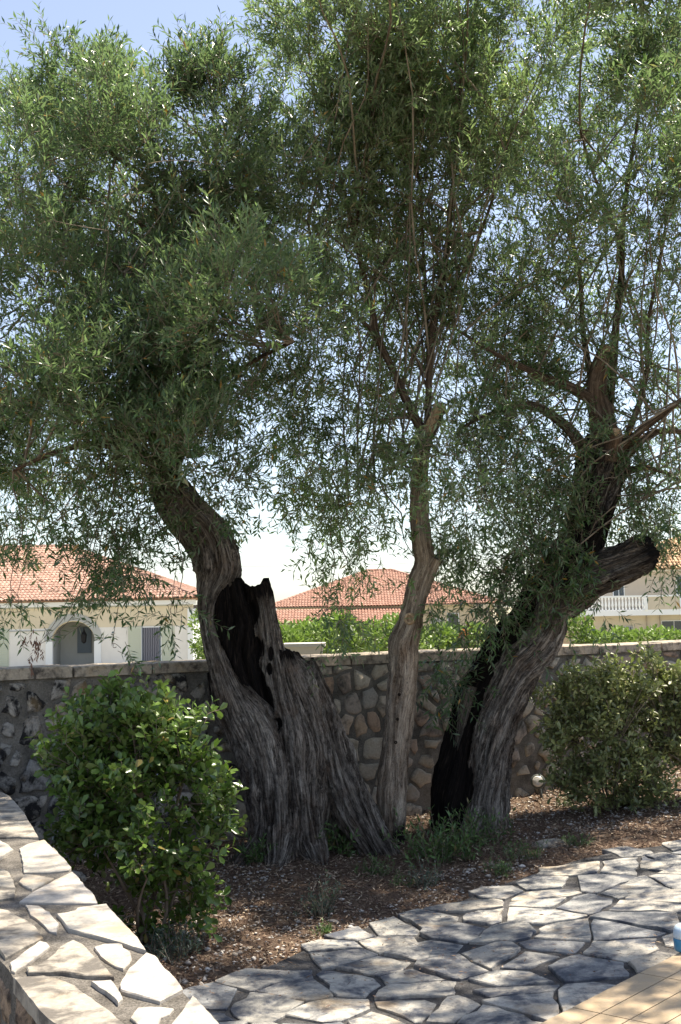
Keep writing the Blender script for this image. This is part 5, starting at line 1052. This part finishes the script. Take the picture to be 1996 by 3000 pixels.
# litter blown onto the path joints
x = rg.uniform(-1.2, 3.6, 9000); y = rg.uniform(3.8, 10.0, 9000); k = (y < edge_y(x)) & (rg.random(9000) < np.clip(.15 + fbm(np.stack([x * 1.6, y * 1.6, 0 * x], -1), 3, 5) * 1.6 + np.clip(.5 - (edge_y(x) - y), 0, .5), .03, 1)) & (np.array([terr_side(np.array(q)) for q in zip(x, y)]) < -.03)
x, y = x[k], y[k]; n = len(x); V, F, T_ = leaf_mesh('l', np.stack([x, y, G(x) + .068 + rg.uniform(0, .006, n)], -1), rg.normal(size=(n, 3)) * [1, 1, .1], rg.normal(0, .3, (n, 3)) + [0, 0, 1], rg.uniform(.012, .04, n), rg.uniform(.003, .008, n), rg.random(n) * .8)
tag(link('path_litter', mesh_np('path_litter', V, F, {'tint': T_}), M['litter'], kind='stuff'), 'dry leaves fallen on the flagstone path', 'leaf litter')

# flat pale rock and a few stones in the bed
def rock(px, py, rx, ry, h, seed, label, mat, name='rock'):
    b = on_ground(px, py); b[2] = float(soil_z(b[0], b[1])); rg_ = np.random.default_rng(seed); nu, nv = 22, 9; vs = []; fs = []
    for j in range(nv):
        ph = j / (nv - 1) * math.pi * .5
        for i in range(nu):
            t = i / nu * 2 * math.pi; d_ = np.array([math.cos(t) * math.cos(ph), math.sin(t) * math.cos(ph), math.sin(ph)])
            q = 1 + .28 * float(fbm(d_ * 1.8 + seed, 3, seed)); vs.append(b + d_ * q * [rx, ry, h] - [0, 0, .015])
    for j in range(nv - 1):
        for i in range(nu): a = j * nu + i; c = j * nu + (i + 1) % nu; fs.append((a, c, c + nu, a + nu))
    tag(MB().add(vs, fs).build(name, mat, smooth=True), label, 'rock')
rock(1625, 2478, .16, .10, .045, 4, 'flat pale rock lying in the bed near the path edge at right', M['slab_grey'])
rock(215, 2585, .10, .08, .08, 8, 'rounded grey rock at the wall foot behind the left bush', M['wall_stone_dark'])
rock(905, 2790, .045, .035, .03, 12, 'small pale stone at the path edge below the left tree', M['slab'])
# fallen stick
a, b = on_ground(838, 2478, .05), on_ground(935, 2540, .03); t = np.linspace(0, 1, 9)[:, None]; pth = a + (b - a) * t + np.random.default_rng(2).normal(0, .004, (9, 3))
V, F = tubes(pth[None], np.linspace(.008, .004, 9)[None], 7); tag(link('fallen_stick', mesh_np('fallen_stick', V, F, smooth=True), M['twig']), 'thin bare stick lying against the foot of left trunk', 'stick')
# teal hose
pts_h = [on_ground(px, py, .02 + .06) for px, py in ((1840, 2308), (1880, 2306), (1930, 2311), (1975, 2314), (2060, 2318), (2200, 2325))]
c, _ = catmull([[*p, 0, 0] for p in pts_h], 40); V, F = tubes(c[None, :, :3], np.full((1, 40), .009), 10)
tag(link('garden_hose', mesh_np('garden_hose', V, F, smooth=True), M['hose']), 'thin teal hose lying low behind the right bush', 'hose')
# ground spotlight
b = on_ground(1592, 2335); b[2] = float(soil_z(b[0], b[1])); dS = float(b[1]); c = P(1576, 2290, dS - .05)
lamp = empty('garden_spotlight', tuple(b), 'round pale-faced garden spotlight on a ground spike, left of right bush', 'spotlight'); r0 = 20 * dS / FOC
ax = np.array([-.15, -.93, .33]); ax /= np.linalg.norm(ax)
MB().lathe([(r0 * .45, -.085), (r0 * .62, -.07), (r0 * .75, -.03), (r0 * 1.04, -.012), (r0 * 1.06, .008), (r0 * .98, .012)], c, ax, 28).build('housing', M['lampbody'], lamp, smooth=True)
MB().lathe([(r0 * .80, .008), (r0 * .78, .012), (r0 * .6, .016), (r0 * .25, .018), (r0 * .05, .018)], c, ax, 28).build('lens', M['lampglass'], lamp, smooth=True)
V, F = tubes(np.linspace(c - ax * .05, b + [0, 0, -.05], 5)[None], np.array([[.016, .016, .014, .012, .006]]), 10); link('spike', mesh_np('spike', V, F, smooth=True), M['lampbody'], lamp)
# blue plastic thing cut by the right edge
b = on_ground(2006, 2784, .07)
dr_ = empty('plastic_drum', tuple(b), 'pale blue rounded plastic drum at the terrace corner, cut off at right', 'drum'); q = float(b[1]) / FOC
MB().lathe([(.0335 + .01, 0), (.047, .006), (.048, .05), (.044, .056)], b, (0, 0, 1), 32).build('base', M['pblue2'], dr_, smooth=True)
MB().lathe([(.044, .056), (.048, .062), (.047, .09), (.038, .108), (.022, .118), (.004, .121)], b, (0, 0, 1), 32).build('body', M['pblue'], dr_, smooth=True)
# overhead cables
for (a, b, lb) in ((P(-100, 1500, 50), P(2100, 1540, 47), 'upper thin overhead cable crossing the sky behind the trees'), (P(-100, 1640, 50), P(2100, 1590, 53), 'lower thin overhead cable crossing the sky behind the trees')):
    t = np.linspace(0, 1, 30)[:, None]; pth = a + (b - a) * t - np.array([0, 0, 1.2]) * (4 * t * (1 - t)) * .5
    V, F = tubes(pth[None], np.full((1, 30), .007), 6); tag(link('overhead_cable', mesh_np('overhead_cable', V, F), M['cable']), lb, 'cable')
# dry seed pods hanging at the left
rg = np.random.default_rng(9)
tip = P(105, 1890, dL - .5); st = tip + rg.normal(0, .05, (9, 3)) * [1, 1, 1.0]; B_, D_, N_2, L_, W_, ti, path = sprigs(st, rg.normal(0, .3, (9, 3)) - [0, 0, 1], rg.uniform(.05, .1, 9), rg, 5, .04, .012, spread=.5)
V, F, T_ = leaf_mesh('l', B_, D_, N_2, L_, W_, ti); link('dry_leaves', mesh_np('dry_leaves', V, F, {'tint': T_}), M['drypod'], TL, kind='stuff')
t = np.linspace(0, 1, 12)[:, None]; a = P(300, 1500, dL - .4)
pth = np.array([(1 - t) ** 2 * a + 2 * t * (1 - t) * P(px, 1800, dL - .45) + t ** 2 * (tip + rg.normal(0, .04, 3)) for px in (300, 240, 200)])
V, F = tubes(pth, np.linspace(.004, .0016, 12)[None].repeat(3, 0), 5); link('hanging_twig', mesh_np('hanging_twig', V, F, smooth=True), M['twig'], TL)
